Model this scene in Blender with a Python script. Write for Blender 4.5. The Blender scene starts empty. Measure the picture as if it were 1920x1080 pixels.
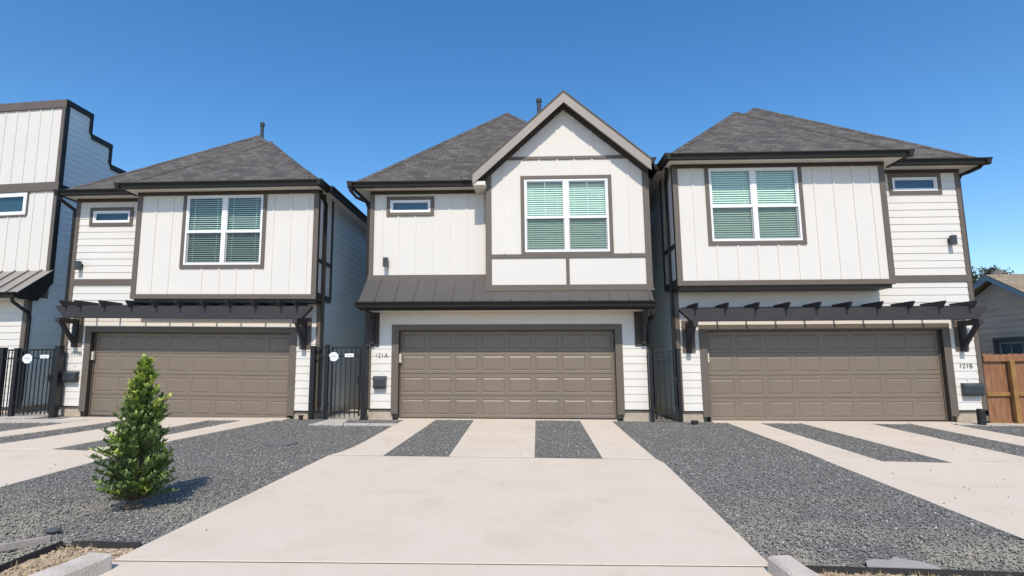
import bpy, bmesh, math, random
from mathutils import Vector, Matrix, noise as mnoise
random.seed(7)
sc = bpy.context.scene
COL = sc.collection
R = math.radians

# ------------------------------------------------------------------ materials
MATS = {}
def nmat(name):
    m = bpy.data.materials.new(name); m.use_nodes = True
    nt = m.node_tree; b = nt.nodes['Principled BSDF']
    MATS[name] = m
    return m, nt, b
def N(nt, typ, **kw):
    n = nt.nodes.new(typ)
    for k, v in kw.items():
        if k.startswith('i_'): n.inputs[k[2:].replace('_', ' ')].default_value = v
        else: setattr(n, k, v)
    return n
def ramp(nt, stops, interp='LINEAR'):
    r = nt.nodes.new('ShaderNodeValToRGB'); r.color_ramp.interpolation = interp
    e = r.color_ramp.elements
    while len(e) < len(stops): e.new(0.5)
    for i, (p, c) in enumerate(stops):
        e[i].position = p; e[i].color = (*c, 1) if len(c) == 3 else c
    return r
def coords(nt, scale=(1, 1, 1), kind='Object'):
    tc = nt.nodes.new('ShaderNodeTexCoord'); mp = nt.nodes.new('ShaderNodeMapping')
    mp.inputs['Scale'].default_value = scale
    nt.links.new(tc.outputs[kind], mp.inputs['Vector'])
    return mp.outputs['Vector']
def scl(c, f): return tuple(min(1, x * f) for x in c)
def mk(name, col, rough=.6, var=.06, vscale=1.5, bump=0., bscale=60, metal=0., spec=.5, stretch=(1, 1, 1), col2=None):
    m, nt, b = nmat(name)
    v = coords(nt, stretch)
    n = N(nt, 'ShaderNodeTexNoise', i_Scale=vscale, i_Detail=6., i_Roughness=.6)
    nt.links.new(v, n.inputs['Vector'])
    c2 = col2 or scl(col, 1 + var)
    r = ramp(nt, [(.3, scl(col, 1 - var)), (.7, c2)])
    nt.links.new(n.outputs['Fac'], r.inputs['Fac'])
    nt.links.new(r.outputs['Color'], b.inputs['Base Color'])
    b.inputs['Roughness'].default_value = rough
    b.inputs['Metallic'].default_value = metal
    b.inputs['Specular IOR Level'].default_value = spec
    if bump > 0:
        n2 = N(nt, 'ShaderNodeTexNoise', i_Scale=bscale, i_Detail=4.)
        nt.links.new(v, n2.inputs['Vector'])
        bp = N(nt, 'ShaderNodeBump', i_Strength=bump, i_Distance=.01)
        nt.links.new(n2.outputs['Fac'], bp.inputs['Height'])
        nt.links.new(bp.outputs['Normal'], b.inputs['Normal'])
    return m
SOFF = mk('bounce_warmed_soffit', (.74, .69, .60), .6, .02, 1.2, .1, 40, spec=.3)  # white soffits, with the warm bounce off the concrete put into the colour
WHITE = mk('white_paint', (.72, .682, .625), .6, .025, 1.2, .12, 40, spec=.3)
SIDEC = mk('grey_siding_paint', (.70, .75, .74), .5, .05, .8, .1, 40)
TAUPE = mk('taupe_trim_paint', (.132, .106, .084), .55, .07, 3, .15, 60)
RAKE = mk('light_taupe_fascia', (.33, .285, .245), .55, .05, 3, .1, 60)
BRONZE = mk('bronze_gutter', (.018, .016, .014), .5, .05, 3, spec=.3)
SHADETRIM = mk('shaded_taupe_trim', (.045, .037, .030), .55, .07, 3)  # taupe trim darkened for boards lying in shade, the shade is in the colour
BLACKW = mk('black_stained_timber', (.034, .031, .033), .65, .25, 6, .35, 50, stretch=(1, 4, 4))
METALR = mk('bronze_metal_roof', (.115, .105, .098), .42, .06, 1.5, .05, 8, metal=.35)
FOUND = mk('foundation_concrete', (.46, .38, .29), .9, .18, 5, .4, 40)
VINYL = mk('white_vinyl', (.84, .84, .84), .35, .01)
BLINDM = mk('blind_slat', (.88, .90, .84), .6, .01)
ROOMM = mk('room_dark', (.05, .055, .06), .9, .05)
GATEM = mk('black_gate_paint', (.009, .009, .011), .35, .1, 5)
MAILM = mk('charcoal_mailbox', (.045, .05, .056), .4, .08, 8)
NUMM = mk('number_metal', (.06, .06, .058), .35, .05, 8)
SIGNW = mk('sign_white', (.82, .82, .83), .4, .02, 8)
SIGNG = mk('sign_grey', (.36, .36, .38), .5, .05, 8)
SIGNK = mk('sign_black', (.03, .03, .03), .5, .05, 8)
BEIGE = mk('keypad_beige', (.62, .56, .47), .5, .03, 8)
PIPE = mk('vent_pipe_paint', (.035, .04, .045), .5, .1, 8)
RUBBER = mk('door_seal', (.012, .012, .012), .7, .1, 8)
NSIDE = mk('weathered_grey_siding', (.64, .50, .39), .8, .16, 2.2, .3, 14, stretch=(.4, .4, 2))
NFASC = mk('blue_grey_fascia', (.25, .34, .39), .6, .1, 3, .1, 30)
NSOFF = mk('tan_soffit', (.30, .22, .13), .8, .12, 3)
BARK = mk('bark', (.17, .12, .085), .9, .3, 12, .6, 30)
METALEDGE = mk('bed_edging', (.030, .027, .026), .7, .3, 9, .3, 30)
FABRIC = mk('exposed_weed_barrier', (.36, .33, .30), .85, .06, 6, .2, 20)
CONCD = mk('path_concrete', (.50, .46, .40), .9, .1, 3, .25, 60)
STEEL = mk('bright_steel', (.55, .55, .55), .3, .05, 8, metal=.9)
ROCKM = mk('dark_rock', (.07, .08, .085), .8, .2, 6, .5, 20)

# garage door paint, horizontal wood grain
m, nt, b = nmat('garage_door_paint'); GDOOR = m
v = coords(nt, (1.2, 1, 26))
n = N(nt, 'ShaderNodeTexNoise', i_Scale=3., i_Detail=7., i_Roughness=.65); nt.links.new(v, n.inputs['Vector'])
r = ramp(nt, [(.3, (.180, .140, .104)), (.7, (.215, .170, .130))]); nt.links.new(n.outputs['Fac'], r.inputs['Fac'])
nt.links.new(r.outputs['Color'], b.inputs['Base Color']); b.inputs['Roughness'].default_value = .42
bp = N(nt, 'ShaderNodeBump', i_Strength=.35, i_Distance=.004); nt.links.new(n.outputs['Fac'], bp.inputs['Height'])
v2 = coords(nt, (1, 1, 3)); n2 = N(nt, 'ShaderNodeTexNoise', i_Scale=5., i_Detail=3.); nt.links.new(v2, n2.inputs['Vector'])
bp2 = N(nt, 'ShaderNodeBump', i_Strength=.35, i_Distance=.012); nt.links.new(n2.outputs['Fac'], bp2.inputs['Height'])
nt.links.new(bp.outputs['Normal'], bp2.inputs['Normal']); nt.links.new(bp2.outputs['Normal'], b.inputs['Normal'])

# asphalt shingles, laid out by the roof faces' own UVs (metres)
def shingle(name, cols, rough=.9):
    m, nt, b = nmat(name)
    tc = nt.nodes.new('ShaderNodeTexCoord')
    dn = N(nt, 'ShaderNodeTexNoise', i_Scale=7., i_Detail=2.); nt.links.new(tc.outputs['UV'], dn.inputs['Vector'])
    ad = nt.nodes.new('ShaderNodeMixRGB'); ad.blend_type = 'ADD'; ad.inputs[0].default_value = .012
    nt.links.new(tc.outputs['UV'], ad.inputs[1]); nt.links.new(dn.outputs['Color'], ad.inputs[2])
    br = N(nt, 'ShaderNodeTexBrick', offset=.37, offset_frequency=2, squash=1.0)
    br.inputs['Scale'].default_value = 1.; br.inputs['Brick Width'].default_value = .22
    br.inputs['Row Height'].default_value = .14; br.inputs['Mortar Size'].default_value = .006
    br.inputs['Mortar Smooth'].default_value = .2; br.inputs['Bias'].default_value = .1
    br.inputs['Color1'].default_value = (*cols[0], 1); br.inputs['Color2'].default_value = (*cols[1], 1)
    br.inputs['Mortar'].default_value = (*cols[2], 1)
    nt.links.new(ad.outputs[0], br.inputs['Vector'])
    gr = N(nt, 'ShaderNodeTexNoise', i_Scale=90., i_Detail=3.); nt.links.new(tc.outputs['UV'], gr.inputs['Vector'])
    lg = N(nt, 'ShaderNodeTexNoise', i_Scale=1.6, i_Detail=4.); nt.links.new(tc.outputs['UV'], lg.inputs['Vector'])
    r1 = ramp(nt, [(.3, (.72, .72, .72)), (.72, (1.3, 1.28, 1.25))]); nt.links.new(gr.outputs['Fac'], r1.inputs['Fac'])
    r2 = ramp(nt, [(.3, (.88, .88, .88)), (.7, (1.12, 1.12, 1.12))]); nt.links.new(lg.outputs['Fac'], r2.inputs['Fac'])
    m1 = nt.nodes.new('ShaderNodeMixRGB'); m1.blend_type = 'MULTIPLY'; m1.inputs[0].default_value = 1
    m2 = nt.nodes.new('ShaderNodeMixRGB'); m2.blend_type = 'MULTIPLY'; m2.inputs[0].default_value = 1
    nt.links.new(br.outputs['Color'], m1.inputs[1]); nt.links.new(r1.outputs[0], m1.inputs[2])
    nt.links.new(m1.outputs[0], m2.inputs[1]); nt.links.new(r2.outputs[0], m2.inputs[2])
    nt.links.new(m2.outputs[0], b.inputs['Base Color']); b.inputs['Roughness'].default_value = rough
    b.inputs['Specular IOR Level'].default_value = .2
    # each course steps down at its lower edge
    sx = nt.nodes.new('ShaderNodeSeparateXYZ'); nt.links.new(ad.outputs[0], sx.inputs[0])
    dv = N(nt, 'ShaderNodeMath', operation='DIVIDE'); dv.inputs[1].default_value = .14; nt.links.new(sx.outputs['Y'], dv.inputs[0])
    fr = N(nt, 'ShaderNodeMath', operation='FRACT'); nt.links.new(dv.outputs[0], fr.inputs[0])
    sb = N(nt, 'ShaderNodeMath', operation='SUBTRACT'); sb.inputs[0].default_value = 1; nt.links.new(fr.outputs[0], sb.inputs[1])
    a2 = N(nt, 'ShaderNodeMath', operation='ADD'); nt.links.new(sb.outputs[0], a2.inputs[0]); nt.links.new(br.outputs['Color'], a2.inputs[1])
    bp = N(nt, 'ShaderNodeBump', i_Strength=.8, i_Distance=.02); nt.links.new(a2.outputs[0], bp.inputs['Height'])
    nt.links.new(bp.outputs['Normal'], b.inputs['Normal'])
    return m
SHING = shingle('grey_asphalt_shingles', [(.150, .135, .122), (.085, .078, .072), (.042, .039, .036)])
NSHING = shingle('old_brown_shingles', [(.36, .30, .22), (.27, .22, .15), (.15, .12, .09)])

# driveway concrete with tan stains
m, nt, b = nmat('driveway_concrete'); CONC = m
v = coords(nt)
n1 = N(nt, 'ShaderNodeTexNoise', i_Scale=1.3, i_Detail=8., i_Roughness=.7, i_Distortion=.3); nt.links.new(v, n1.inputs['Vector'])
n2 = N(nt, 'ShaderNodeTexNoise', i_Scale=70., i_Detail=4.); nt.links.new(v, n2.inputs['Vector'])
r1 = ramp(nt, [(.45, (.67, .575, .468)), (.58, (.645, .548, .437)), (.74, (.575, .475, .362))]); nt.links.new(n1.outputs['Fac'], r1.inputs['Fac'])
r2 = ramp(nt, [(.3, (.93, .93, .93)), (.7, (1.05, 1.05, 1.05))]); nt.links.new(n2.outputs['Fac'], r2.inputs['Fac'])
mm = nt.nodes.new('ShaderNodeMixRGB'); mm.blend_type = 'MULTIPLY'; mm.inputs[0].default_value = 1
nt.links.new(r1.outputs[0], mm.inputs[1]); nt.links.new(r2.outputs[0], mm.inputs[2])
vo = N(nt, 'ShaderNodeTexVoronoi', i_Scale=1.7); nt.links.new(v, vo.inputs['Vector'])
rv = ramp(nt, [(.012, (.35, .3, .25)), (.02, (1, 1, 1))]); nt.links.new(vo.outputs['Distance'], rv.inputs['Fac'])
m3 = nt.nodes.new('ShaderNodeMixRGB'); m3.blend_type = 'MULTIPLY'; m3.inputs[0].default_value = 1
nt.links.new(mm.outputs[0], m3.inputs[1]); nt.links.new(rv.outputs[0], m3.inputs[2])
nt.links.new(m3.outputs[0], b.inputs['Base Color']); b.inputs['Roughness'].default_value = .85
b.inputs['Specular IOR Level'].default_value = .3
bp = N(nt, 'ShaderNodeBump', i_Strength=.25, i_Distance=.004); nt.links.new(n2.outputs['Fac'], bp.inputs['Height']); nt.links.new(bp.outputs['Normal'], b.inputs['Normal'])
CURBM = mk('curb_concrete', (.58, .51, .43), .9, .16, 4, .9, 45)

# gravel ground and stones
GST = [(0, (.15, .144, .131)), (.35, (.178, .170, .156)), (.7, (.208, .199, .182)), (.95, (.25, .24, .215)), (.99, (.50, .47, .43))]
m, nt, b = nmat('gravel_bed'); GRAVM = m
v = coords(nt)
vo = N(nt, 'ShaderNodeTexVoronoi', i_Scale=38.); nt.links.new(v, vo.inputs['Vector'])
sx = nt.nodes.new('ShaderNodeSeparateXYZ'); nt.links.new(vo.outputs['Color'], sx.inputs[0])
r = ramp(nt, GST); nt.links.new(sx.outputs[0], r.inputs['Fac'])
nt.links.new(r.outputs[0], b.inputs['Base Color']); b.inputs['Roughness'].default_value = .9
bp = N(nt, 'ShaderNodeBump', i_Strength=.7, i_Distance=.012); bp.invert = True
nt.links.new(vo.outputs['Distance'], bp.inputs['Height']); nt.links.new(bp.outputs['Normal'], b.inputs['Normal'])
m, nt, b = nmat('gravel_stone'); STONEM = m
oi = nt.nodes.new('ShaderNodeObjectInfo'); r = ramp(nt, GST); nt.links.new(oi.outputs['Random'], r.inputs['Fac'])
# paler dusty patches near the street, as stones' own colour
g = nt.nodes.new('ShaderNodeNewGeometry')
dn = N(nt, 'ShaderNodeTexNoise', i_Scale=1.1, i_Detail=4.); nt.links.new(g.outputs['Position'], dn.inputs['Vector'])
sxy = nt.nodes.new('ShaderNodeSeparateXYZ'); nt.links.new(g.outputs['Position'], sxy.inputs[0])
mr = N(nt, 'ShaderNodeMapRange'); mr.inputs['From Min'].default_value = 7.0; mr.inputs['From Max'].default_value = 4.9
mr.inputs['To Min'].default_value = 0; mr.inputs['To Max'].default_value = .8; nt.links.new(sxy.outputs['Y'], mr.inputs['Value'])
dr = ramp(nt, [(.42, (0, 0, 0)), (.6, (1, 1, 1))]); nt.links.new(dn.outputs['Fac'], dr.inputs['Fac'])
mu = N(nt, 'ShaderNodeMath', operation='MULTIPLY'); nt.links.new(mr.outputs[0], mu.inputs[0]); nt.links.new(dr.outputs[0], mu.inputs[1])
mx = nt.nodes.new('ShaderNodeMixRGB'); nt.links.new(mu.outputs[0], mx.inputs[0]); nt.links.new(r.outputs[0], mx.inputs[1]); mx.inputs[2].default_value = (.36, .325, .25, 1)
nt.links.new(mx.outputs[0], b.inputs['Base Color']); b.inputs['Roughness'].default_value = .8
SOIL = mk('bare_soil', (.46, .33, .20), .95, .25, 8, .8, 40, col2=(.56, .43, .29))
EARTH = mk('packed_earth', (.20, .17, .13), .95, .2, 2, .5, 30)
ASPH = mk('asphalt', (.055, .055, .055), .9, .15, 3, .5, 60)
DRYG = mk('dry_grass', (.46, .36, .20), .8, .3, 20)

# wood fence
m, nt, b = nmat('cedar_boards'); CEDAR = m
v = coords(nt, (9, 9, .8))
n = N(nt, 'ShaderNodeTexNoise', i_Scale=4., i_Detail=7., i_Distortion=.4); nt.links.new(v, n.inputs['Vector'])
v2 = coords(nt, (7, .01, .01)); vo = N(nt, 'ShaderNodeTexVoronoi', i_Scale=1.); nt.links.new(v2, vo.inputs['Vector'])
r = ramp(nt, [(.25, (.17, .075, .034)), (.55, (.29, .138, .066)), (.8, (.38, .20, .11))]); nt.links.new(n.outputs['Fac'], r.inputs['Fac'])
nt.links.new(r.outputs[0], b.inputs['Base Color']); b.inputs['Roughness'].default_value = .8
PINE = mk('yellow_pine_rail', (.30, .16, .05), .75, .2, 5, .2, 30)

# glass: tinted see-through with mirror reflection by angle
def glass(name, tint, refl=1.45, extra=0.0, gcol=(1, 1, 1)):
    m = bpy.data.materials.new(name); m.use_nodes = True; nt = m.node_tree; nt.nodes.clear()
    out = nt.nodes.new('ShaderNodeOutputMaterial'); tr = nt.nodes.new('ShaderNodeBsdfTransparent'); gl = nt.nodes.new('ShaderNodeBsdfGlossy')
    tr.inputs['Color'].default_value = (*tint, 1); gl.inputs['Color'].default_value = (*gcol, 1); gl.inputs['Roughness'].default_value = .02
    lw = nt.nodes.new('ShaderNodeLayerWeight')      # Schlick, the same from both faces
    pw = N(nt, 'ShaderNodeMath', operation='POWER'); pw.inputs[1].default_value = 5; nt.links.new(lw.outputs['Facing'], pw.inputs[0])
    ad = N(nt, 'ShaderNodeMath', operation='ADD'); ad.inputs[1].default_value = .04 + extra; ad.use_clamp = True; nt.links.new(pw.outputs[0], ad.inputs[0])
    mx = nt.nodes.new('ShaderNodeMixShader'); nt.links.new(ad.outputs[0], mx.inputs[0])
    nt.links.new(tr.outputs[0], mx.inputs[1]); nt.links.new(gl.outputs[0], mx.inputs[2]); nt.links.new(mx.outputs[0], out.inputs['Surface'])
    return m
GLASS = glass('green_tinted_glass', (.82, .96, .88), 1.5, .03)
GLASSD = glass('dark_reflective_glass', (.22, .32, .36), 1.5, .06, (.7, .9, 1))
m = bpy.data.materials.new('insect_screen'); m.use_nodes = True; nt = m.node_tree; nt.nodes.clear(); SCREEN = m
out = nt.nodes.new('ShaderNodeOutputMaterial'); tr = nt.nodes.new('ShaderNodeBsdfTransparent'); df = nt.nodes.new('ShaderNodeBsdfDiffuse')
df.inputs['Color'].default_value = (.05, .055, .055, 1); mx = nt.nodes.new('ShaderNodeMixShader'); mx.inputs[0].default_value = .34
nt.links.new(tr.outputs[0], mx.inputs[1]); nt.links.new(df.outputs[0], mx.inputs[2]); nt.links.new(mx.outputs[0], out.inputs['Surface'])

# leaves: per-leaf colour attribute
def leafmat(name, stops, trans=.25, rough=.45):
    m, nt, b = nmat(name)
    at = nt.nodes.new('ShaderNodeAttribute'); at.attribute_name = 'tint'
    r = ramp(nt, stops); nt.links.new(at.outputs['Fac'], r.inputs['Fac'])
    nt.links.new(r.outputs[0], b.inputs['Base Color']); b.inputs['Roughness'].default_value = rough
    tl = nt.nodes.new('ShaderNodeBsdfTranslucent'); nt.links.new(r.outputs[0], tl.inputs['Color'])
    mx = nt.nodes.new('ShaderNodeMixShader'); mx.inputs[0].default_value = trans
    out = nt.nodes['Material Output']
    nt.links.new(b.outputs[0], mx.inputs[1]); nt.links.new(tl.outputs[0], mx.inputs[2]); nt.links.new(mx.outputs[0], out.inputs['Surface'])
    return m
LEAFM = leafmat('holly_leaves', [(0, (.085, .14, .04)), (.5, (.17, .26, .07)), (.75, (.30, .42, .09)), (1, (.66, .72, .13))], .3)
TREEM = leafmat('dusty_green_leaves', [(0, (.035, .045, .025)), (.6, (.09, .10, .06)), (1, (.22, .21, .15))], .2, .6)

# ------------------------------------------------------------------ builders
class B:
    def __init__(s): s.v = []; s.f = []; s.uv = {}; s.c = []
    def add(s, vs, fs, uvs=None):
        o = len(s.v); s.v += [tuple(p) for p in vs]
        for i, f in enumerate(fs):
            if uvs: s.uv[len(s.f)] = uvs[i]
            s.f.append([o + k for k in f])
        return s
    def box(s, x0, x1, y0, y1, z0, z1):
        x0, x1 = sorted((x0, x1)); y0, y1 = sorted((y0, y1)); z0, z1 = sorted((z0, z1))
        return s.add([(x, y, z) for z in (z0, z1) for y in (y0, y1) for x in (x0, x1)],
            [(0, 2, 3, 1), (4, 5, 7, 6), (0, 1, 5, 4), (2, 6, 7, 3), (0, 4, 6, 2), (1, 3, 7, 5)])
    def prism(s, poly, axis, a0, a1):
        # poly: 2-D points; axis x: (y,z), axis y: (x,z), axis z: (x,y)
        n = len(poly)
        def P(p, a): return {'x': (a, p[0], p[1]), 'y': (p[0], a, p[1]), 'z': (p[0], p[1], a)}[axis]
        vs = [P(p, a0) for p in poly] + [P(p, a1) for p in poly]
        return s.add(vs, [list(range(n))[::-1], list(range(n, 2 * n))] + [(i, (i + 1) % n, n + (i + 1) % n, n + i) for i in range(n)])
    def tube(s, path, rad, n=10, cap=True):
        path = [Vector(p) for p in path]; rads = rad if isinstance(rad, (list, tuple)) else [rad] * len(path)
        rings = []
        for i, p in enumerate(path):
            d = (path[min(i + 1, len(path) - 1)] - path[max(i - 1, 0)]).normalized()
            up = Vector((0, 0, 1)) if abs(d.z) < .9 else Vector((0, 1, 0))
            a = d.cross(up).normalized(); bb = d.cross(a).normalized()
            rings.append([p + a * math.cos(2 * math.pi * k / n) * rads[i] + bb * math.sin(2 * math.pi * k / n) * rads[i] for k in range(n)])
        fs = [(i * n + k, i * n + (k + 1) % n, (i + 1) * n + (k + 1) % n, (i + 1) * n + k) for i in range(len(path) - 1) for k in range(n)]
        if cap: fs += [list(range(n))[::-1], [(len(path) - 1) * n + k for k in range(n)]]
        return s.add([v for rg in rings for v in rg], fs)
    def beam(s, p, q, w, h, up=(0, 0, 1)):
        p = Vector(p); q = Vector(q); d = (q - p).normalized(); a = d.cross(Vector(up)).normalized(); u = a.cross(d)
        vs = [o + a * sx * w / 2 + u * sz * h / 2 for o in (p, q) for sx, sz in ((-1, -1), (1, -1), (1, 1), (-1, 1))]
        return s.add(vs, [(3, 2, 1, 0), (4, 5, 6, 7), (0, 1, 5, 4), (1, 2, 6, 5), (2, 3, 7, 6), (3, 0, 4, 7)])
    def build(s, name, mat, parent=None, F=None, bevel=0, smooth=False, loc=None):
        vs = [Vector(F(*p)) if F else Vector(p) for p in s.v]
        org = Vector((0, 0, 0))
        if parent is not None:
            q = parent
            while q is not None: org += Vector(q['_o']) if '_o' in q else Vector((0, 0, 0)); q = q.parent
        elif loc is not None: org = Vector(loc)
        elif vs:
            org = Vector((sum(p.x for p in vs) / len(vs), sum(p.y for p in vs) / len(vs), min(p.z for p in vs)))
        me = bpy.data.meshes.new(name); me.from_pydata([p - org for p in vs], [], s.f)
        if s.uv:
            ul = me.uv_layers.new(name='UVMap')
            for pi, poly in enumerate(me.polygons):
                if pi in s.uv:
                    for li, u in zip(poly.loop_indices, s.uv[pi]): ul.data[li].uv = u
        if s.c:
            at = me.attributes.new('tint', 'FLOAT', 'POINT'); at.data.foreach_set('value', s.c)
        if not s.uv and not s.c and name not in ('pane', 'screen'):
            bm = bmesh.new(); bm.from_mesh(me); bmesh.ops.recalc_face_normals(bm, faces=bm.faces); bm.to_mesh(me); bm.free()
        me.materials.append(mat); me.update()
        o = bpy.data.objects.new(name, me); COL.objects.link(o)
        if parent is not None: o.parent = parent
        else: o.location = org
        o['_o'] = (0., 0., 0.) if parent is not None else tuple(org)
        if smooth:
            for p in me.polygons: p.use_smooth = True
        if bevel:
            md = o.modifiers.new('bevel', 'BEVEL'); md.width = bevel; md.segments = 2; md.limit_method = 'ANGLE'; md.angle_limit = R(50)
        return o
def thing(name, label, cat, loc, group=None):
    o = bpy.data.objects.new(name, None); COL.objects.link(o); o.location = loc; o['_o'] = tuple(float(x) for x in loc)
    o['label'] = label; o['category'] = cat; o.empty_display_size = .2
    if group: o['group'] = group
    return o
def tag(o, label, cat, group=None):
    o['label'] = label; o['category'] = cat
    if group: o['group'] = group
    return o
def structure(o): o['kind'] = 'structure'; return o

# local frames: s along the front, t into the depth (negative = towards the street), z up
def frame(A, a, b, z0, g):
    a, b = R(a), R(b)
    def F(s, t, z):
        return (A[0] + s * math.cos(a) - t * math.sin(b), A[1] + s * math.sin(a) + t * math.cos(b), z + z0 + g * s)
    return F
FL = frame((-5.45, 13.35), -2.6, 1.0, .058, -.023)
FC = frame((0, 13.35), 0, 0, .055, -.0115)
FR_ = frame((3.4, 13.3), 1.0, 1.5, -.01, -.006)
FF = frame((-11.4, 14.62), -3.9, 1.5, .15, 0)
D = 13.35
def zg(x, y):
    yy = min(y, 14.5)
    return .05 - .0135 * max(-25, min(25, x)) - .027 * (D - max(yy, -2))

# ---- wall surfaces.  side: 'f' front at depth t; 'l'/'r' side walls at s
def surf(side, c):
    if side == 'f': return lambda a, z, o: (a, c - o, z)
    if side == 'l': return lambda a, z, o: (c - o, a, z)
    if side == 'r': return lambda a, z, o: (c + o, a, z)
def spans(a0, a1, za, zb, holes):
    out = [(a0, a1)]
    for h in holes:
        if h[2] < zb - 1e-6 and h[3] > za + 1e-6:
            nw = []
            for p, q in out:
                if h[0] >= q or h[1] <= p: nw.append((p, q)); continue
                if h[0] > p: nw.append((p, h[0]))
                if h[1] < q: nw.append((h[1], q))
            out = nw
    return out
def lap(b, side, c, a0, a1, z0, z1, holes=(), exp=.178, lip=.013, jit=.002):
    P = surf(side, c); z = z0
    while z < z1 - 1e-4:
        joint = random.uniform(a0, a1) if a1 - a0 < 8 else -99
        ze = min(z + exp, z1); L = lip + random.uniform(-jit, jit)
        cuts = sorted({z, ze} | {h[k] for h in holes for k in (2, 3) if z < h[k] < ze})
        for za, zb in zip(cuts, cuts[1:]):
            oa = L * (1 - (za - z) / exp) + .001; ob = L * (1 - (zb - z) / exp) + .001
            for p, q in splits(spans(a0, a1, za, zb, holes), joint):
                b.add([P(p, za, oa), P(q, za, oa), P(q, zb, ob), P(p, zb, ob)], [(0, 1, 2, 3)])
                if za == z: b.add([P(p, z, 0), P(q, z, 0), P(q, z, oa), P(p, z, oa)], [(0, 1, 2, 3)])
        z = ze
def splits(sp, j):
    out = []
    for p, q in sp:
        if p + .3 < j < q - .3: out += [(p, j - .0015), (j + .0015, q)]
        else: out.append((p, q))
    return out
def flat(b, side, c, a0, a1, z0, z1, holes=(), battens=None, bw=.042, bt=.018, top=None):
    P = surf(side, c)
    cuts = sorted({z0, z1} | {h[k] for h in holes for k in (2, 3) if z0 < h[k] < z1})
    for za, zb in zip(cuts, cuts[1:]):
        for p, q in spans(a0, a1, za, zb, holes):
            b.add([P(p, za, 0), P(q, za, 0), P(q, zb, 0), P(p, zb, 0)], [(0, 1, 2, 3)])
    if battens:
        for x in battens:
            for za, zb in zip(cuts, cuts[1:]):
                if any(h[0] - bw / 2 < x < h[1] + bw / 2 and h[2] < zb - 1e-6 and h[3] > za + 1e-6 for h in holes): continue
                zt = zb if top is None else min(zb, top(x))
                vs = [P(x + dx, zz, o) for dx, o in ((-bw / 2, 0), (-bw / 2, bt), (bw / 2, bt), (bw / 2, 0)) for zz in (za, zt)]
                b.add(vs, [(0, 1, 3, 2), (2, 3, 5, 4), (4, 5, 7, 6), (1, 7, 5, 3), (0, 2, 4, 6)])
def board(b, side, c, a0, a1, z0, z1, th=.028, base=0.):
    P = surf(side, c); vs = [P(a, z, o) for a in (a0, a1) for o in (base, th) for z in (z0, z1)]
    b.add(vs, [(0, 1, 3, 2), (4, 6, 7, 5), (0, 4, 5, 1), (2, 3, 7, 6), (0, 2, 6, 4), (1, 5, 7, 3)])
def rng(a, b, step):
    out = []; x = a
    while x < b: out.append(x); x += step
    return out

# ---- roofs
def hip(b, s0, s1, t0, t1, ze, pitch, cap=None, fr=None):
    w = (s1 - s0) / 2; fr = fr or w; cx = (s0 + s1) / 2; zr = ze + w * pitch; L = math.hypot(1, pitch)
    A, Bb, Cc, Dd = (s0, t0, ze), (s1, t0, ze), (s1, t1, ze), (s0, t1, ze)
    r0 = (cx, t0 + fr, zr); r1 = (cx, t1 - w, zr)
    b.add([A, Bb, r0], [(0, 1, 2)], [[(0, 0), (2 * w, 0), (w, math.hypot(fr, w * pitch))]])
    b.add([Bb, Cc, r1, r0], [(0, 1, 2, 3)], [[(t0, 0), (t1, 0), (t1 - w, w * L), (t0 + fr, w * L)]])
    b.add([Cc, Dd, r1], [(0, 1, 2)], [[(0, 0), (2 * w, 0), (w, w * L)]])
    b.add([Dd, A, r0, r1], [(0, 1, 2, 3)], [[(-t1, 0), (-t0, 0), (-t0 - fr, w * L), (-t1 + w, w * L)]])
    # drip edge
    for p, q in ((A, Bb), (Bb, Cc), (Cc, Dd), (Dd, A)):
        b.add([p, q, (q[0], q[1], q[2] - .12), (p[0], p[1], p[2] - .12)], [(0, 1, 2, 3)], [[(0, 0)] * 4])
    if cap is not None:
        def strip(p, q, f1, f2):
            p, q = Vector(p), Vector(q); e = (q - p); Lg = e.length; e.normalize(); n = int(Lg / .15)
            dirs = []
            for fp in (f1, f2):
                d = Vector(fp) - p; d -= e * d.dot(e); dirs.append(d.normalized() * .13)
            nn = -(dirs[0] + dirs[1]).normalized()
            for i in range(n):
                a0 = p + e * (Lg * i / n); a1 = p + e * (Lg * (i + 1) / n + .02)
                u0 = nn * .018; u1 = nn * .009
                vs = [a0 + dirs[0] + u0 * .7, a0 + u0, a0 + dirs[1] + u0 * .7, a1 + dirs[0] + u1 * .7, a1 + u1, a1 + dirs[1] + u1 * .7]
                du = random.random() * 5
                cap.add(vs, [(0, 1, 4, 3), (1, 2, 5, 4)], [[(du, i * .14), (du + .13, i * .14), (du + .13, i * .14 + .139), (du, i * .14 + .139)]] * 2)
        strip(A, r0, Bb, Dd); strip(Bb, r0, A, Cc); strip(r0, r1, A, Bb)
    return r0
GP = [(0, 0), (.10, .005), (.125, 0), (.128, -.022), (.105, -.05), (.085, -.085), (.078, -.135), (0, -.145)]
def gutter_front(b, s0, s1, t, z):      # outward = -t
    b.prism([(t - o, z + d) for o, d in GP], 'x', s0, s1)
def gutter_side(b, s, sgn, t0, t1, z):
    b.prism([(s + sgn * o, z + d) for o, d in GP], 'y', t0, t1)

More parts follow.
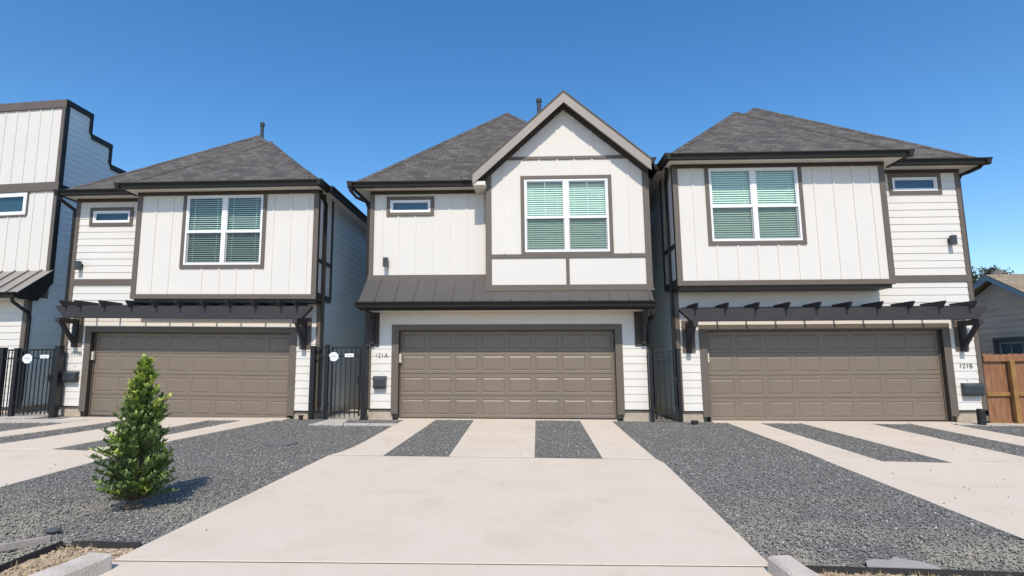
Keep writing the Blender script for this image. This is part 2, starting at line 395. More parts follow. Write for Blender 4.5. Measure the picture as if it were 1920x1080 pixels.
# ---- windows
def window(F, root, side, c, s0, s1, z0, z1, double, cas=.09, tilt=62, muntin=False, dark=False, closed=True, casz=None):
    """one window part: casing > frame, pane, screen, blind, reveal"""
    b = B(); th = .032
    zt = z1
    board(b, side, c, s0, s0 + cas, z0, z1, th); board(b, side, c, s1 - cas, s1, z0, z1, th)
    board(b, side, c, s0 + cas, s1 - cas, z1 - cas, z1, th - .002); board(b, side, c, s0 + cas, s1 - cas, z0, z0 + cas, th - .002)
    win = b.build('window', TAUPE, root, F, bevel=.003)
    P = surf(side, c)
    a0, a1, y0, y1 = s0 + cas, s1 - cas, z0 + cas, z1 - cas
    f = B()
    def bar(p, q, za, zb, o0, o1):
        vs = [P(a, z, o) for a in (p, q) for o in (o0, o1) for z in (za, zb)]
        f.add(vs, [(0, 1, 3, 2), (4, 6, 7, 5), (0, 4, 5, 1), (2, 3, 7, 6), (0, 2, 6, 4), (1, 5, 7, 3)])
    fw = .045 if double else .04
    bar(a0, a0 + fw, y0, y1, -.05, .024); bar(a1 - fw, a1, y0, y1, -.05, .024)
    bar(a0 + fw, a1 - fw, y1 - fw, y1, -.05, .022); bar(a0 + fw, a1 - fw, y0, y0 + fw, -.05, .022)
    panes = B(); scr = B(); bl = B()
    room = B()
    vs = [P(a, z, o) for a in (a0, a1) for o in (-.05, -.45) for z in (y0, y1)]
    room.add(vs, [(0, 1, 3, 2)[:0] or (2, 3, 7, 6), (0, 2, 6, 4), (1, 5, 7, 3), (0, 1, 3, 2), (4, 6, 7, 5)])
    def slats(p, q, za, zb, sp=.054, o=-.075):
        z = za + .012; tl = R(tilt)
        while z < zb:
            w = .027
            dz = math.sin(tl) * w; do = math.cos(tl) * w
            bl.add([P(p, z - dz, o + do), P(q, z - dz, o + do), P(q, z + dz, o - do), P(p, z + dz, o - do)], [(0, 1, 2, 3)])
            bl.add([P(p, z - dz + .003, o + do + .003), P(q, z - dz + .003, o + do + .003), P(q, z - dz, o + do), P(p, z - dz, o + do)], [(0, 1, 2, 3)])
            z += sp
        for k in (.18, .82):
            x = p + (q - p) * k
            bl.add([P(x - .004, za, o + .03), P(x + .004, za, o + .03), P(x + .004, zb, o + .03), P(x - .004, zb, o + .03)], [(0, 1, 2, 3)])
    if double:
        mid = (a0 + a1) / 2; zm = y0 + (y1 - y0) * .475; mw = .055
        bar(mid - mw, mid + mw, y0 + fw, y1 - fw, -.05, .020)
        for p, q in ((a0 + fw, mid - mw), (mid + mw, a1 - fw)):
            # upper sash further out, lower sash behind with a screen
            bar(p, q, zm - .03, zm + .035, -.046, .008)
            bar(p, p + .022, zm + .035, y1 - fw, -.03, .004); bar(q - .022, q, zm + .035, y1 - fw, -.03, .004)
            bar(p + .022, q - .022, y1 - fw - .022, y1 - fw, -.03, .004)
            bar(p, p + .028, y0 + fw, zm - .03, -.045, -.022); bar(q - .028, q, y0 + fw, zm - .03, -.045, -.022)
            bar(p + .028, q - .028, y0 + fw, y0 + fw + .035, -.045, -.022)
            if muntin: bar((p + q) / 2 - .008, (p + q) / 2 + .008, zm + .035, y1 - fw - .022, -.022, -.012)
            panes.add([P(a, z, -.012) for a, z in ((p, zm), (q, zm), (q, y1 - fw), (p, y1 - fw))], [(0, 1, 2, 3)])
            panes.add([P(a, z, -.034) for a, z in ((p, y0 + fw), (q, y0 + fw), (q, zm), (p, zm))], [(0, 1, 2, 3)])
            scr.add([P(a, z, -.004) for a, z in ((p, y0 + fw), (q, y0 + fw), (q, zm - .03), (p, zm - .03))], [(0, 1, 2, 3)])
            slats(p - .02, q + .02, y0 + fw - .02, y1 - fw + .02)
    else:
        bar(a0 + fw, a0 + fw + .03, y0 + fw, y1 - fw, -.04, .006); bar(a1 - fw - .03, a1 - fw, y0 + fw, y1 - fw, -.04, .006)
        bar(a0 + fw + .03, a1 - fw - .03, y1 - fw - .025, y1 - fw, -.04, .006); bar(a0 + fw + .03, a1 - fw - .03, y0 + fw, y0 + fw + .03, -.04, .006)
        panes.add([P(a, z, -.02) for a, z in ((a0 + fw, y0 + fw), (a1 - fw, y0 + fw), (a1 - fw, y1 - fw), (a0 + fw, y1 - fw))], [(0, 1, 2, 3)])
    f.build('frame', VINYL, win, F, bevel=.003)
    panes.build('pane', GLASSD if dark else GLASS, win, F)
    if scr.v: scr.build('screen', SCREEN, win, F)
    if bl.v: bl.build('blind', BLINDM, win, F)
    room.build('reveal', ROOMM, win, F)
    return win
def hole(s0, s1, z0, z1, cas=.09): return (s0 + cas - .01, s1 - cas + .01, z0 + cas - .01, z1 - cas + .01)

# ---- garage doors
def garage_door(F, root, s0, s1, z0, z1, casw=(.17, .17), cast=.14, ins=.13):
    b = B()
    board(b, 'f', 0, s0 - casw[0], s0, z0 + .12, z1 + cast, .03); board(b, 'f', 0, s1, s1 + casw[1], z0 + .12, z1 + cast, .03)
    board(b, 'f', 0, s0, s1, z1, z1 + cast, .028)
    b.build('door_casing', TAUPE, root, F, bevel=.003)
    j = B()
    j.box(s0 - .02, s0 + .004, -.026, ins + .04, z0, z1); j.box(s1 - .004, s1 + .02, -.026, ins + .04, z0, z1); j.box(s0 + .004, s1 - .004, -.024, ins + .04, z1 - .004, z1 + .02)
    j.build('door_jamb', SHADETRIM, root, F)
    d = B(); n = 8; rows = 4; H = (z1 - z0 - .01) / rows; W = (s1 - s0 - .01) / n
    def ring(p, q):   # p,q: (x0,x1,z0,z1,depth)
        c1 = [(p[0], p[2]), (p[1], p[2]), (p[1], p[3]), (p[0], p[3])]; c2 = [(q[0], q[2]), (q[1], q[2]), (q[1], q[3]), (q[0], q[3])]
        for i in range(4):
            k = (i + 1) % 4
            d.add([(c1[i][0], ins + p[4], c1[i][1]), (c1[k][0], ins + p[4], c1[k][1]), (c2[k][0], ins + q[4], c2[k][1]), (c2[i][0], ins + q[4], c2[i][1])], [(0, 1, 2, 3)])
    for r_ in range(rows):
        za = z0 + .01 + r_ * H; zb = za + H
        g = .012
        # tongue-and-groove lip between sections
        d.add([(s0, ins + .012, za), (s1, ins + .012, za), (s1, ins + .012, za + g * .6), (s0, ins + .012, za + g * .6)], [(0, 1, 2, 3)])
        d.add([(s0, ins + .012, za + g * .6), (s1, ins + .012, za + g * .6), (s1, ins, za + g), (s0, ins, za + g)], [(0, 1, 2, 3)])
        for c_ in range(n):
            xa = s0 + .005 + c_ * W; xb = xa + W
            mx_, mz = .045, .085
            o = (xa, xb, za + g, zb, 0.)
            i1 = (xa + mx_, xb - mx_, za + mz - .01, zb - mz, 0.)
            i2 = (i1[0] + .012, i1[1] - .012, i1[2] + .012, i1[3] - .012, .010)
            i3 = (i2[0] + .008, i2[1] - .008, i2[2] + .008, i2[3] - .008, .010)
            i4 = (i3[0] + .035, i3[1] - .035, i3[2] + .028, i3[3] - .028, -.001)
            ring(o, i1); ring(i1, i2); ring(i2, i3); ring(i3, i4)
            d.add([(i4[0], ins + i4[4], i4[2]), (i4[1], ins + i4[4], i4[2]), (i4[1], ins + i4[4], i4[3]), (i4[0], ins + i4[4], i4[3])], [(0, 1, 2, 3)])
    gd = d.build('garage_door', GDOOR, root, F)
    s = B(); s.box(s0 + .004, s1 - .004, ins - .02, ins + .03, z0 - .02, z0 + .014)
    s.build('bottom_seal', RUBBER, gd, F)
    w = B(); w.box(s0 + .006, s0 + .03, ins - .03, ins - .002, z0, z1 - .01); w.box(s1 - .03, s1 - .006, ins - .03, ins - .002, z0, z1 - .01)
    w.box(s0 + .03, s1 - .03, ins - .03, ins - .002, z1 - .03, z1 - .008)
    w.build('weather_strip', TAUPE, gd, F)
    return gd

def pergola(F, label, s0, s1, zb, zt, rafters, t0=-.56, t1=-.40, brk=(), wallt=0., grp='dark timber pergolas over garage doors'):
    o = F((s0 + s1) / 2, -.3, zb); root = thing('pergola', label, 'pergola', o, grp)
    b = B(); c = .24
    b.prism([(s0, zt), (s1, zt), (s1, zt - .05), (s1 - c, zb), (s0 + c, zb), (s0, zt - .05)], 'y', t0, t1)
    bm_ = b.build('beam', BLACKW, root, F, bevel=.006)
    lg = B(); lg.box(s0 + .16, s1 - .34, -.052, -.036, zt - .04, zt + .07); lg.build('ledger', BLACKW, root, F, bevel=.003)
    for x in rafters:
        r = B(); zl = zt - .045
        r.prism([(-.001, zl), (-.001, zl + .16), (t0 - .22, zl + .16), (t0 - .22, zl + .13), (t0 - .10, zl)], 'x', x - .02, x + .02)
        r.build('rafter', BLACKW, root, F, bevel=.003)
    for x in brk:
        k = B()
        k.box(x - .055, x + .055, t0 - .10, -.038, zb - .125, zb - .004)                    # arm
        k.box(x - .05, x + .05, -.125, -.036, zb - .72, zb - .125)                          # wall post
        k.prism([(-.126, zb - .64), (-.126, zb - .50), (t0 + .10, zb - .125), (t0 - .03, zb - .125)], 'x', x - .035, x + .035)
        br = k.build('bracket', BLACKW, root, F, bevel=.006)
        p = B(); p.box(x - .14, x + .16, -.034, -.014, zb - .70, zb + .06)
        p.build('mounting_plate', TAUPE, br, F, bevel=.003)
    return root

def downspout(F, root, path, w=.075, d=.055, mat=BRONZE):
    b = B(); P = [Vector(p) for p in path]
    for p, q in zip(P, P[1:]):
        up = (0, 1, 0) if abs((q - p).normalized().z) > .3 else (0, 0, 1)
        e = (q - p).normalized() * .012
        b.beam(p - e, q + e, w, d, up)
    return b.build('downspout', mat, root, F, bevel=.008)

def vent(F, root, s, t, z0, z1, r=.055):
    b = B(); b.tube([(s, t, z0), (s, t, z1 - .12)], r, 14)
    b.tube([(s, t, z1 - .125), (s, t, z1 - .02), (s, t, z1)], [r * 1.35, r * 1.35, r * 1.05], 14)
    return b.build('vent_pipe', PIPE, root, F, smooth=False)

def text_mesh(txt, size, name):
    cu = bpy.data.curves.new(name, 'FONT'); cu.body = txt; cu.size = size; cu.align_x = 'CENTER'; cu.align_y = 'CENTER'
    cu.extrude = .006; cu.offset = -.0038
    ob = bpy.data.objects.new(name, cu); COL.objects.link(ob)
    dg = bpy.context.evaluated_depsgraph_get(); me = bpy.data.meshes.new_from_object(ob.evaluated_get(dg))
    vs = [tuple(v.co) for v in me.vertices]; fs = [list(p.vertices) for p in me.polygons]
    COL.objects.unlink(ob); bpy.data.objects.remove(ob); bpy.data.curves.remove(cu)
    return vs, fs
def house_number(F, txt, s, z, label, size=.15):
    vs, fs = text_mesh(txt, size, 'txt')
    b = B(); b.add([(s + x, -.024 - zz, z + y) for x, y, zz in vs], fs)
    o = b.build('house_number', NUMM, None, F)
    return tag(o, label, 'house number', 'house numbers on the garage piers')

def mailbox(F, s0, s1, z0, z1, label):
    root = thing('mailbox', label, 'mailbox', F((s0 + s1) / 2, -.08, z0), 'wall mailboxes beside the garage doors')
    b = B(); b.prism([(-.014, z0), (-.014, z1), (-.06, z1), (-.135, z1 - .03), (-.145, z0 + .06), (-.115, z0)], 'x', s0, s1)
    b.build('body', MAILM, root, F, bevel=.006)
    l = B()
    l.prism([(-.012, z1 + .002), (-.012, z1 + .012), (-.065, z1 + .012), (-.150, z1 - .026), (-.158, z0 + .20), (-.148, z0 + .20), (-.140, z1 - .036), (-.06, z1 + .002)], 'x', s0 - .006, s1 + .006)
    l.build('lid', MAILM, root, F, bevel=.002)
    g = B(); w = s1 - s0
    g.beam((s0 + .05, -.150, z0 + .155), (s1 + .0, -.150, z0 + .135), .004, .008, (0, 0, 1)); g.beam((s0 + .05, -.150, z0 + .095), (s1, -.150, z0 + .08), .004, .008)
    g.build('groove_trim', SIGNK, root, F)
    return root

def sconce(F, s, z, label, c=0.):
    root = thing('wall_lamp', label, 'wall lamp', F(s, c - .08, z - .11), 'up and down wall lamps on the upper walls')
    b = B(); b.box(s - .05, s + .05, c - .03, c - .014, z - .06, z + .06); b.box(s - .02, s + .02, c - .07, c - .03, z - .02, z + .02)
    b.build('back_plate', MAILM, root, F, bevel=.003)
    b = B(); b.box(s - .055, s + .055, c - .175, c - .065, z - .115, z + .115)
    b.build('housing', MAILM, root, F, bevel=.006)
    b = B(); b.tube([(s, c - .12, z - .119), (s, c - .12, z - .112)], .038, 14)
    b.build('lens', SIGNW, root, F)
    return root

def keypad(F, s, z, label):
    b = B(); b.box(s - .028, s + .028, .03, .095, z - .11, z + .10); b.box(s - .022, s + .022, .024, .03, z - .02, z + .085)
    return tag(b.build('door_keypad', BEIGE, None, F, bevel=.006), label, 'keypad', 'keypads beside the garage doors')

# ================================================================== HOUSE L (left)
def panel_trims(F, root, side, c, zrail, zbot, ztop, t1=.55, tb=-.6):
    b = B()
    flat(b, side, c + (.0 if side == 'r' else 0), tb + .1, t1, zbot, ztop)
    b.build('side_panel', WHITE, root, F)
    b = B()
    board(b, side, c, tb + .0, tb + .10, zbot - .1, ztop, .026); board(b, side, c, -.10, .02, zbot - .1, ztop, .024)
    board(b, side, c, t1 - .06, t1 + .04, zbot - .12, ztop, .026)
    board(b, side, c, tb + .1, -.10, zrail - .05, zrail + .05, .024); board(b, side, c, .02, t1 - .06, zrail - .05, zrail + .05, .024)
    board(b, side, c, tb + .1, -.10, zbot - .1, zbot + .02, .024); board(b, side, c, .02, t1 - .06, zbot - .12, zbot, .024)
    b.build('side_panel_trim', SHADETRIM, root, F)

def body_box(root, F, s0, s1, t0, t1, z0, z1, name='core_wall'):
    b = B(); b.box(s0, s1, t0, t1, z0, z1); return b.build(name, WHITE, root, F)

def piers(root, F, a, b0, b1, c, depth):
    for x0, x1, sx0, sx1, f0, f1 in ((a + .04, b0, a + .05, a + .2, a, b0 + .13), (b1, c - .04, c - .2, c - .05, b1 - .13, c)):
        b = B(); b.box(x0, x1, .03, .2, -.35, .24); b.box(sx0, sx1, .199, depth, -.35, .238); b.build('foundation', FOUND, root, F)
        b = B(); b.box(f0, f1, -.018, .2, .215, .24); b.build('base_flashing', BRONZE, root, F)

def houseLR(F, mir, P):
    """the two mirrored houses: garage below, jettied bay above one end, recessed strip at the other"""
    root = thing('house', P['label'], 'house', F((P['sl'] + P['sr']) / 2, 0, 0), 'white board and batten houses with double garages')
    sl, sr = P['sl'], P['sr']; zs = P['soffit']; b0, b1 = P['bump']; zb = P['bump_z']; band = P['band']
    gs0, gs1, gz1 = P['door']
    depth = 12.
    # lower wall
    b = B(); cw = .12
    lap(b, 'f', 0, sl + .02, sr - .02, .24, (band[0] if not mir else band[0]) , [(gs0 - .1, gs1 + .1, 0, gz1 + .1)])
    b.build('garage_wall', WHITE, root, F)
    # recessed strip (upper)
    r0, r1 = (sl, b0) if not mir else (b1, sr)
    sw = P['small']
    b = B(); lap(b, 'f', 0, r0 + .02, r1, band[1], zs, [hole(*sw)])
    b.build('recess_wall', WHITE, root, F)
    # band board across the recess
    b = B(); board(b, 'f', 0, r0 if not mir else r0, r1 if not mir else r1, band[0], band[1], .034)
    b.build('band_board', TAUPE, root, F, bevel=.003)
    # core behind the cladding
    body_box(root, F, sl + .03, sr - .03, .20, depth, .0, zs, 'core_wall')
    # side walls
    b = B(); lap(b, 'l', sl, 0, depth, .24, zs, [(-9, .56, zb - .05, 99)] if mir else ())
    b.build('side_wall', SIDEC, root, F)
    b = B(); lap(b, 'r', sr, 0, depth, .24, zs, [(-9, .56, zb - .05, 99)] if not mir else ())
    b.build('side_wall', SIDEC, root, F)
    piers(root, F, sl, gs0 - .15, gs1 + .15, sr, depth)
    # corner boards
    for (x0, x1, sd, c) in ((sl - .02, sl + cw - .03, 'l', sl), (sr - cw + .03, sr + .02, 'r', sr)):
        b = B(); zt_ = zs
        if (sd == 'r' and not mir) or (sd == 'l' and mir): zt_ = zb
        b.box(x0, x1, -.03, 0, .24, zt_); b.box(sl - .022 if sd == 'l' else sr, sl if sd == 'l' else sr + .022, -.03, .09, .24, zt_)
        b.build('corner_board', TAUPE, root, F, bevel=.003)
    # jettied bay
    tb = P['tb']; W = P['win']
    b = B(); bats = P['battens']
    flat(b, 'f', tb, b0, b1, zb, zs, [hole(*W)], bats)
    b.add([(b0, tb, zb), (b1, tb, zb), (b1, 0, zb), (b0, 0, zb)], [(0, 1, 2, 3)])
    s_in = b1 if mir else b0
    b.add([(s_in, tb, zb), (s_in, 0, zb), (s_in, 0, zs), (s_in, tb, zs)], [(0, 1, 2, 3)])
    b.build('bay_wall', WHITE, root, F)
    b = B(); b.box(b0 - .03, b1 + .03, tb - .03, tb + .0, zb - .03, zb + .085); b.box(b0 - .02, b1 + .02, tb, -.001, zb - .035, zb - .004)
    b.box(b0 - .03, b0 - .001, tb, -.001, zb - .03, zb + .085) if not mir else b.box(b1 + .001, b1 + .03, tb, -.001, zb - .03, zb + .085)
    b.build('bay_skirt_board', TAUPE, root, F, bevel=.003)
    b = B(); b.box(b0 + .02, b1 - .02, tb + .05, -.03, zb - .11, zb - .036); b.build('bay_underside', SHADETRIM, root, F)
    for x0, x1 in ((b0 - .026, b0 + .10), (b1 - .10, b1 + .026)):
        b = B(); b.box(x0, x1, tb - .028, tb, zb + .085, zs - .09)
        xi = (b0 - .026, b0) if x0 < b0 else (b1, b1 + .026)
        b.box(xi[0], xi[1], tb, tb + .10, zb + .085, zs - .09)
        b.build('corner_board', TAUPE, root, F, bevel=.003)
    b = B(); b.box(b0 - .03, b1 + .03, tb - .033, tb, zs - .09, zs + .02)
    if not mir: b.box(r0 - .02, r1 - .03, -.033, 0, zs - .09, zs + .02)
    else: b.box(r0 + .03, r1 + .02, -.033, 0, zs - .09, zs + .02)
    b.build('frieze_board', SHADETRIM, root, F, bevel=.003)
    panel_trims(F, root, 'l' if mir else 'r', b0 if mir else b1, zb + .93, zb + .12, zs, tb=tb)
    window(F, root, 'f', tb, *W, True, tilt=P['tilt'])
    window(F, root, 'f', 0, *sw, False, dark=True)
    # roofs
    e0, e1 = P['eave']; be0, be1 = P['beave']; ze = zs + .12; tf = -.36; tbf = P['tb'] - .35; pit = P['pitch']
    b = B(); cap = B(); hip(b, e0, e1, tf, depth + .4, ze, pit, cap, P['fr']); hip(b, be0, be1, tbf, 7., ze, P['bpitch'], cap)
    rf = b.build('roof', SHING, root, F)
    cap.build('ridge_caps', SHING, rf, F)
    b = B(); b.box(e0 + .01, e1 - .01, tf + .01, depth + .38, zs, zs + .02); b.box(be0 + .01, be1 - .01, tbf + .01, tf + .008, zs, zs + .02)
    b.build('soffit', SOFF, root, F)
    g = B()
    if not mir: gutter_front(g, e0 - .128, be0 - .02, tf, ze)
    else: gutter_front(g, be1 + .02, e1 + .128, tf, ze)
    gutter_side(g, e0, -1, tf - .128 if not mir else tf, depth, ze); gutter_side(g, e1, 1, tf - .128 if mir else tf, depth, ze)
    g.build('gutter', BRONZE, rf, F)
    g = B(); gutter_front(g, be0 - .128, be1 + .128, tbf, ze); gutter_side(g, be0, -1, tbf - .128, tf + .1, ze); gutter_side(g, be1, 1, tbf - .128, tf + .1, ze)
    g.build('gutter', BRONZE, rf, F)
    for v in P['vents']: vent(F, rf, *v)
    garage_door(F, root, gs0, gs1, P['dz'], gz1)
    for p in P['spouts']: downspout(F, root, p)
    return root

L = dict(label='left white house behind the young evergreen, the one with dark teal blinds', sl=-6.62, sr=.13, soffit=5.60, bump=(-4.55, .15), bump_z=2.93, tb=-.45, band=(3.30, 3.46),
    door=(-5.90, -.62, 2.10), dz=-.01, small=(-6.24, -5.02, 4.86, 5.36), win=(-3.34, -1.16, 3.65, 5.60 - .012), tilt=35,
    battens=[-4.07, -3.63, -2.76, -2.31, -1.87, -1.42, -.98, -.53, -.10], eave=(-6.80, .36), beave=(-4.77, .28), pitch=.775, fr=3.22, bpitch=.82,
    vents=[(-3.45, 3.5, 8.0, 9.22)],
    spouts=[[(.20, -.42, 5.58), (.20, -.42, 5.50), (.19, -.02, 5.35), (.19, -.02, .35)], [(-6.82, -.36, 5.58), (-6.82, -.36, 5.5), (-6.68, -.02, 5.3), (-6.68, -.02, .35)]])
houseLR(FL, False, L)
RR = dict(label='right white house with tall pale green blinds and a wooden fence beside it', sl=-.10, sr=6.88, soffit=5.98, bump=(-.15, 4.70), bump_z=3.13, tb=-.6, band=(3.22, 3.38),
    door=(.60, 6.07, 2.10), dz=-.02, small=(5.20, 6.45, 5.36, 5.88), win=(.58, 2.82, 4.04, 5.98 - .012), tilt=62,
    battens=[.30, .78, 1.25, 1.71, 2.17, 2.63, 3.10, 3.55, 4.0, 4.42], eave=(-.42, 7.22), beave=(-.32, 5.02), pitch=.758, fr=3.22, bpitch=.84,
    vents=[(6.15, 5.0, 7.3, 8.80, .03), (6.30, 5.0, 7.3, 8.78, .03)],
    spouts=[[(-.25, -.42, 5.96), (-.25, -.42, 5.88), (-.17, -.02, 5.7), (-.17, -.02, .35)], [(7.20, -.30, 5.97), (7.19, -.28, 5.92), (7.06, -.12, 5.86), (6.96, .02, 5.84), (6.93, .06, 5.74), (6.93, .06, .35)]])
houseLR(FR_, True, RR)

pergola(FL, 'dark timber pergola across the left garage door behind the evergreen', -6.46, .10, 2.42, 2.72,
    [-6.17, -5.78, -5.14, -4.44, -3.79, -3.17, -2.54, -1.90, -1.26, -.62, -.23], brk=(-6.30, -.24))
pergola(FR_, 'dark timber pergola across the right garage door marked 121B', -.13, 6.74, 2.29, 2.58,
    [.20 + .682 * k for k in range(10)], brk=(.17, 6.48))

# ================================================================== HOUSE C (centre)
F = FC; root = thing('house', 'middle white house with a steep front gable and a metal roof over its garage', 'house', F(-.7, 0, 0), 'white board and batten houses with double garages')
HC = root
sl, sr, zs, depth = -4.12, 2.68, 5.62, 12.
b = B(); lap(b, 'f', 0, sl + .02, sr - .02, .24, 2.56, [(-3.46, 1.98, 0, 2.2)]); b.build('garage_wall', WHITE, root, F)
b = B(); sw = (-3.72, -2.52, 4.97, 5.47)
flat(b, 'f', 0, sl, -1.15, 3.42, zs, [hole(*sw)], [-3.82, -3.42, -2.99, -2.56, -2.13, -1.70, -1.28]); b.build('upper_wall', WHITE, root, F)
body_box(root, F, sl + .03, sr - .03, .2, depth, 0, zs)
for sd, c in (('l', sl), ('r', sr)):
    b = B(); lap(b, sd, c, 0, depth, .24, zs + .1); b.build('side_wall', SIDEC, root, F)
piers(root, F, sl, -3.5, 2.0, sr, depth)
b = B(); b.box(sl - .02, sl + .09, -.03, 0, .24, zs - .09); b.box(sl - .022, sl, 0, .09, .24, zs - .09); b.build('corner_board', TAUPE, root, F, bevel=.003)
b = B(); b.box(sr - .09, sr + .02, -.03, 0, .24, 2.5); b.box(sr, sr + .022, 0, .09, .24, 5.6); b.build('corner_board', TAUPE, root, F, bevel=.003)
b = B(); b.box(sl - .02, -1.2, -.033, 0, zs - .09, zs + .02); b.build('frieze_board', SHADETRIM, root, F, bevel=.003)
b = B(); b.box(sl - .035, -1.17, -.05, 0, 3.36, 3.47); b.box(sl - .045, -1.17, -.075, 0, 3.29, 3.36); b.build('sill_band', TAUPE, root, F, bevel=.003)
window(F, root, 'f', 0, *sw, False, dark=True)
# bay with gable
tb = -.35; bl_, br_ = -1.17, 2.72; pk = (.74, 7.86); le = (-1.47, 5.84); re = (2.76, 6.13)
def roofz(s):
    if s < pk[0]: return le[1] + (pk[1] - le[1]) * (s - le[0]) / (pk[0] - le[0])
    return re[1] + (pk[1] - re[1]) * (re[0] - s) / (re[0] - pk[0])
W = (-.34, 1.86, 3.86, 5.84)
b = B(); base = 3.06
bats = [-.74, -.31, .12, .56, .98, 1.41, 1.84, 2.27]
flat(b, 'f', tb, bl_, br_, 3.90, 5.9, [hole(*W)])
u = .14
b.add([(bl_, tb, 5.9), (br_, tb, 5.9), (br_, tb, roofz(br_) - u), (pk[0], tb, pk[1] - u), (bl_, tb, roofz(bl_) - u)], [(0, 1, 2, 3, 4)])
for x in bats:
    segs = [(3.92, W[2] - .0), (W[3], 9)] if W[0] - .02 < x < W[1] + .02 else [(3.92, 9)]
    for a, c in segs:
        c = min(c, roofz(x) - .22)
        if c > a + .05: b.box(x - .021, x + .021, tb - .020, tb, a, c)
b.add([(bl_, tb, base), (br_, tb, base), (br_, tb, 3.9), (bl_, tb, 3.9)], [(0, 1, 2, 3)])
b.add([(bl_, tb, base), (bl_, 0, base), (bl_, 0, 5.7), (bl_, tb, 5.7)], [(0, 1, 2, 3)])
b.add([(br_, tb, base), (br_, 0, base), (br_, 0, 6.1), (br_, tb, 6.1)], [(0, 1, 2, 3)])
b.add([(bl_, tb, base), (br_, tb, base), (br_, 0, base), (bl_, 0, base)], [(0, 1, 2, 3)])
b.build('bay_wall', WHITE, root, F)
b = B(); b.box(bl_, br_, tb - .028, tb, 3.81, 3.90); b.build('rail_board', TAUPE, root, F, bevel=.003)
b = B(); b.box(.72, .80, tb - .026, tb, base + .10, 3.81); b.build('stud_board', TAUPE, root, F, bevel=.003)
b = B(); b.box(bl_ - .03, br_ + .03, tb - .04, .0, base - .0, base + .10); b.box(bl_ - .04, br_ + .05, tb - .06, 0, base - .05, base); b.build('sill_band', TAUPE, root, F, bevel=.003)
for x0, x1, xi in ((bl_ - .0, bl_ + .12, (bl_ - .026, bl_)), (br_ - .12, br_, (br_, br_ + .026))):
    b = B(); b.box(min(x0, xi[0]), max(x1, xi[1]), tb - .03, tb, 3.16, roofz((x0 + x1) / 2) - .24); b.box(xi[0], xi[1], tb, -.001, 3.16, 5.6)
    b.build('corner_board', TAUPE, root, F, bevel=.003)
b = B(); b.box(-.80, 2.28, tb - .026, tb, 6.25, 6.33); b.build('tie_board', TAUPE, root, F, bevel=.003)
def along(s, off): return (s, roofz(s) + off)
b = B()
for p, q in ((-1.33, pk[0]), (pk[0], 2.74)):
    b.prism([along(p, -.33), along(q, -.33), along(q, -.16), along(p, -.16)], 'y', tb - .034, tb)
b.build('gable_frieze', SHADETRIM, root, F)
# gable roof over the bay
tg = -.70
b = B(); wL = pk[0] - le[0]; LL = math.hypot(wL, pk[1] - le[1]); wR = re[0] - pk[0]; LR = math.hypot(wR, pk[1] - re[1])
tz = 3.2
b.add([(le[0], tg - .03, le[1]), (pk[0], tg - .03, pk[1]), (pk[0], tz, pk[1]), (le[0], tz, le[1])], [(0, 1, 2, 3)], [[(0, 0), (0, LL), (4, LL), (4, 0)]])
b.add([(re[0], tg - .03, re[1]), (pk[0], tg - .03, pk[1]), (pk[0], tz, pk[1]), (re[0], tz, re[1])], [(0, 1, 2, 3)], [[(0, 0), (0, LR), (4, LR), (4, 0)]])
for p, q in ((le, pk), (pk, re)):
    b.add([(p[0], tg - .03, p[1]), (q[0], tg - .03, q[1]), (q[0], tg - .03, q[1] - .045), (p[0], tg - .03, p[1] - .045)], [(0, 1, 2, 3)], [[(0, 0)] * 4])
    b.add([(p[0], tg - .03, p[1] - .045), (q[0], tg - .03, q[1] - .035), (q[0], tz, q[1] - .035), (p[0], tz, p[1] - .035)], [(0, 1, 2, 3)], [[(0, 0)] * 4])
b.add([(re[0], tg, re[1]), (re[0], tz, re[1]), (re[0], tz, re[1] - .12), (re[0], tg, re[1] - .12)], [(0, 1, 2, 3)], [[(0, 0)] * 4])
cap = B()
hip(b, -4.47, 2.80, -.335, depth + .4, zs + .12, .965, cap, 3.76)
rf = b.build('roof', SHING, root, F)
cap.build('ridge_caps', SHING, rf, F)
for p, q in ((le, pk), (pk, re)):
    b = B(); b.prism([(p[0], p[1] - .30), (q[0], q[1] - .30), (q[0], q[1] - .036), (p[0], p[1] - .036)], 'y', tg - .014, tg + .012)
    b.build('rake_board', RAKE, rf, F)
b = B()
for p, q in ((le, pk), (pk, re)):
    b.prism([(p[0], p[1] - .155), (q[0], q[1] - .155), (q[0], q[1] - .13), (p[0], p[1] - .13)], 'y', tg + .013, tb)
b.prism([(le[0] + .0, 5.53), (-1.17, 5.53), (-1.17, 5.62), (le[0], 5.62)], 'y', tg + .014, -.001)
b.box(-4.46, 2.79, -.33, depth + .38, zs, zs + .02)
b.build('soffit', SOFF, root, F)
g = B(); gutter_front(g, -4.598, le[0] - .01, -.336, zs + .12); gutter_side(g, -4.47, -1, -.488, depth, zs + .12); g.build('gutter', BRONZE, rf, F)
g = B(); gutter_side(g, re[0], 1, tg - .02, 3.0, re[1]); g.build('gutter', BRONZE, rf, F)
b = B(); b.box(-1.74, -1.58, -.50, -.36, zs + .10, zs + .17); b.build('gutter_end_cap', METALR, rf, F)
vent(F, rf, .20, 4.0, 8.3, 10.0, .068)
downspout(F, root, [(-4.52, -.42, 5.6), (-4.52, -.42, 5.53), (-4.40, -.30, 5.38), (-4.22, -.06, 5.33), (-4.18, -.0, 5.2), (-4.18, .03, .35)])
downspout(F, root, [(2.66, -.66, 2.50), (2.66, -.66, 2.42), (2.66, -.09, 2.34), (2.66, -.09, 1.72), (2.73, -.04, 1.62), (2.73, -.04, .3)])
window(F, root, 'f', tb, *W, True, muntin=True, tilt=62)
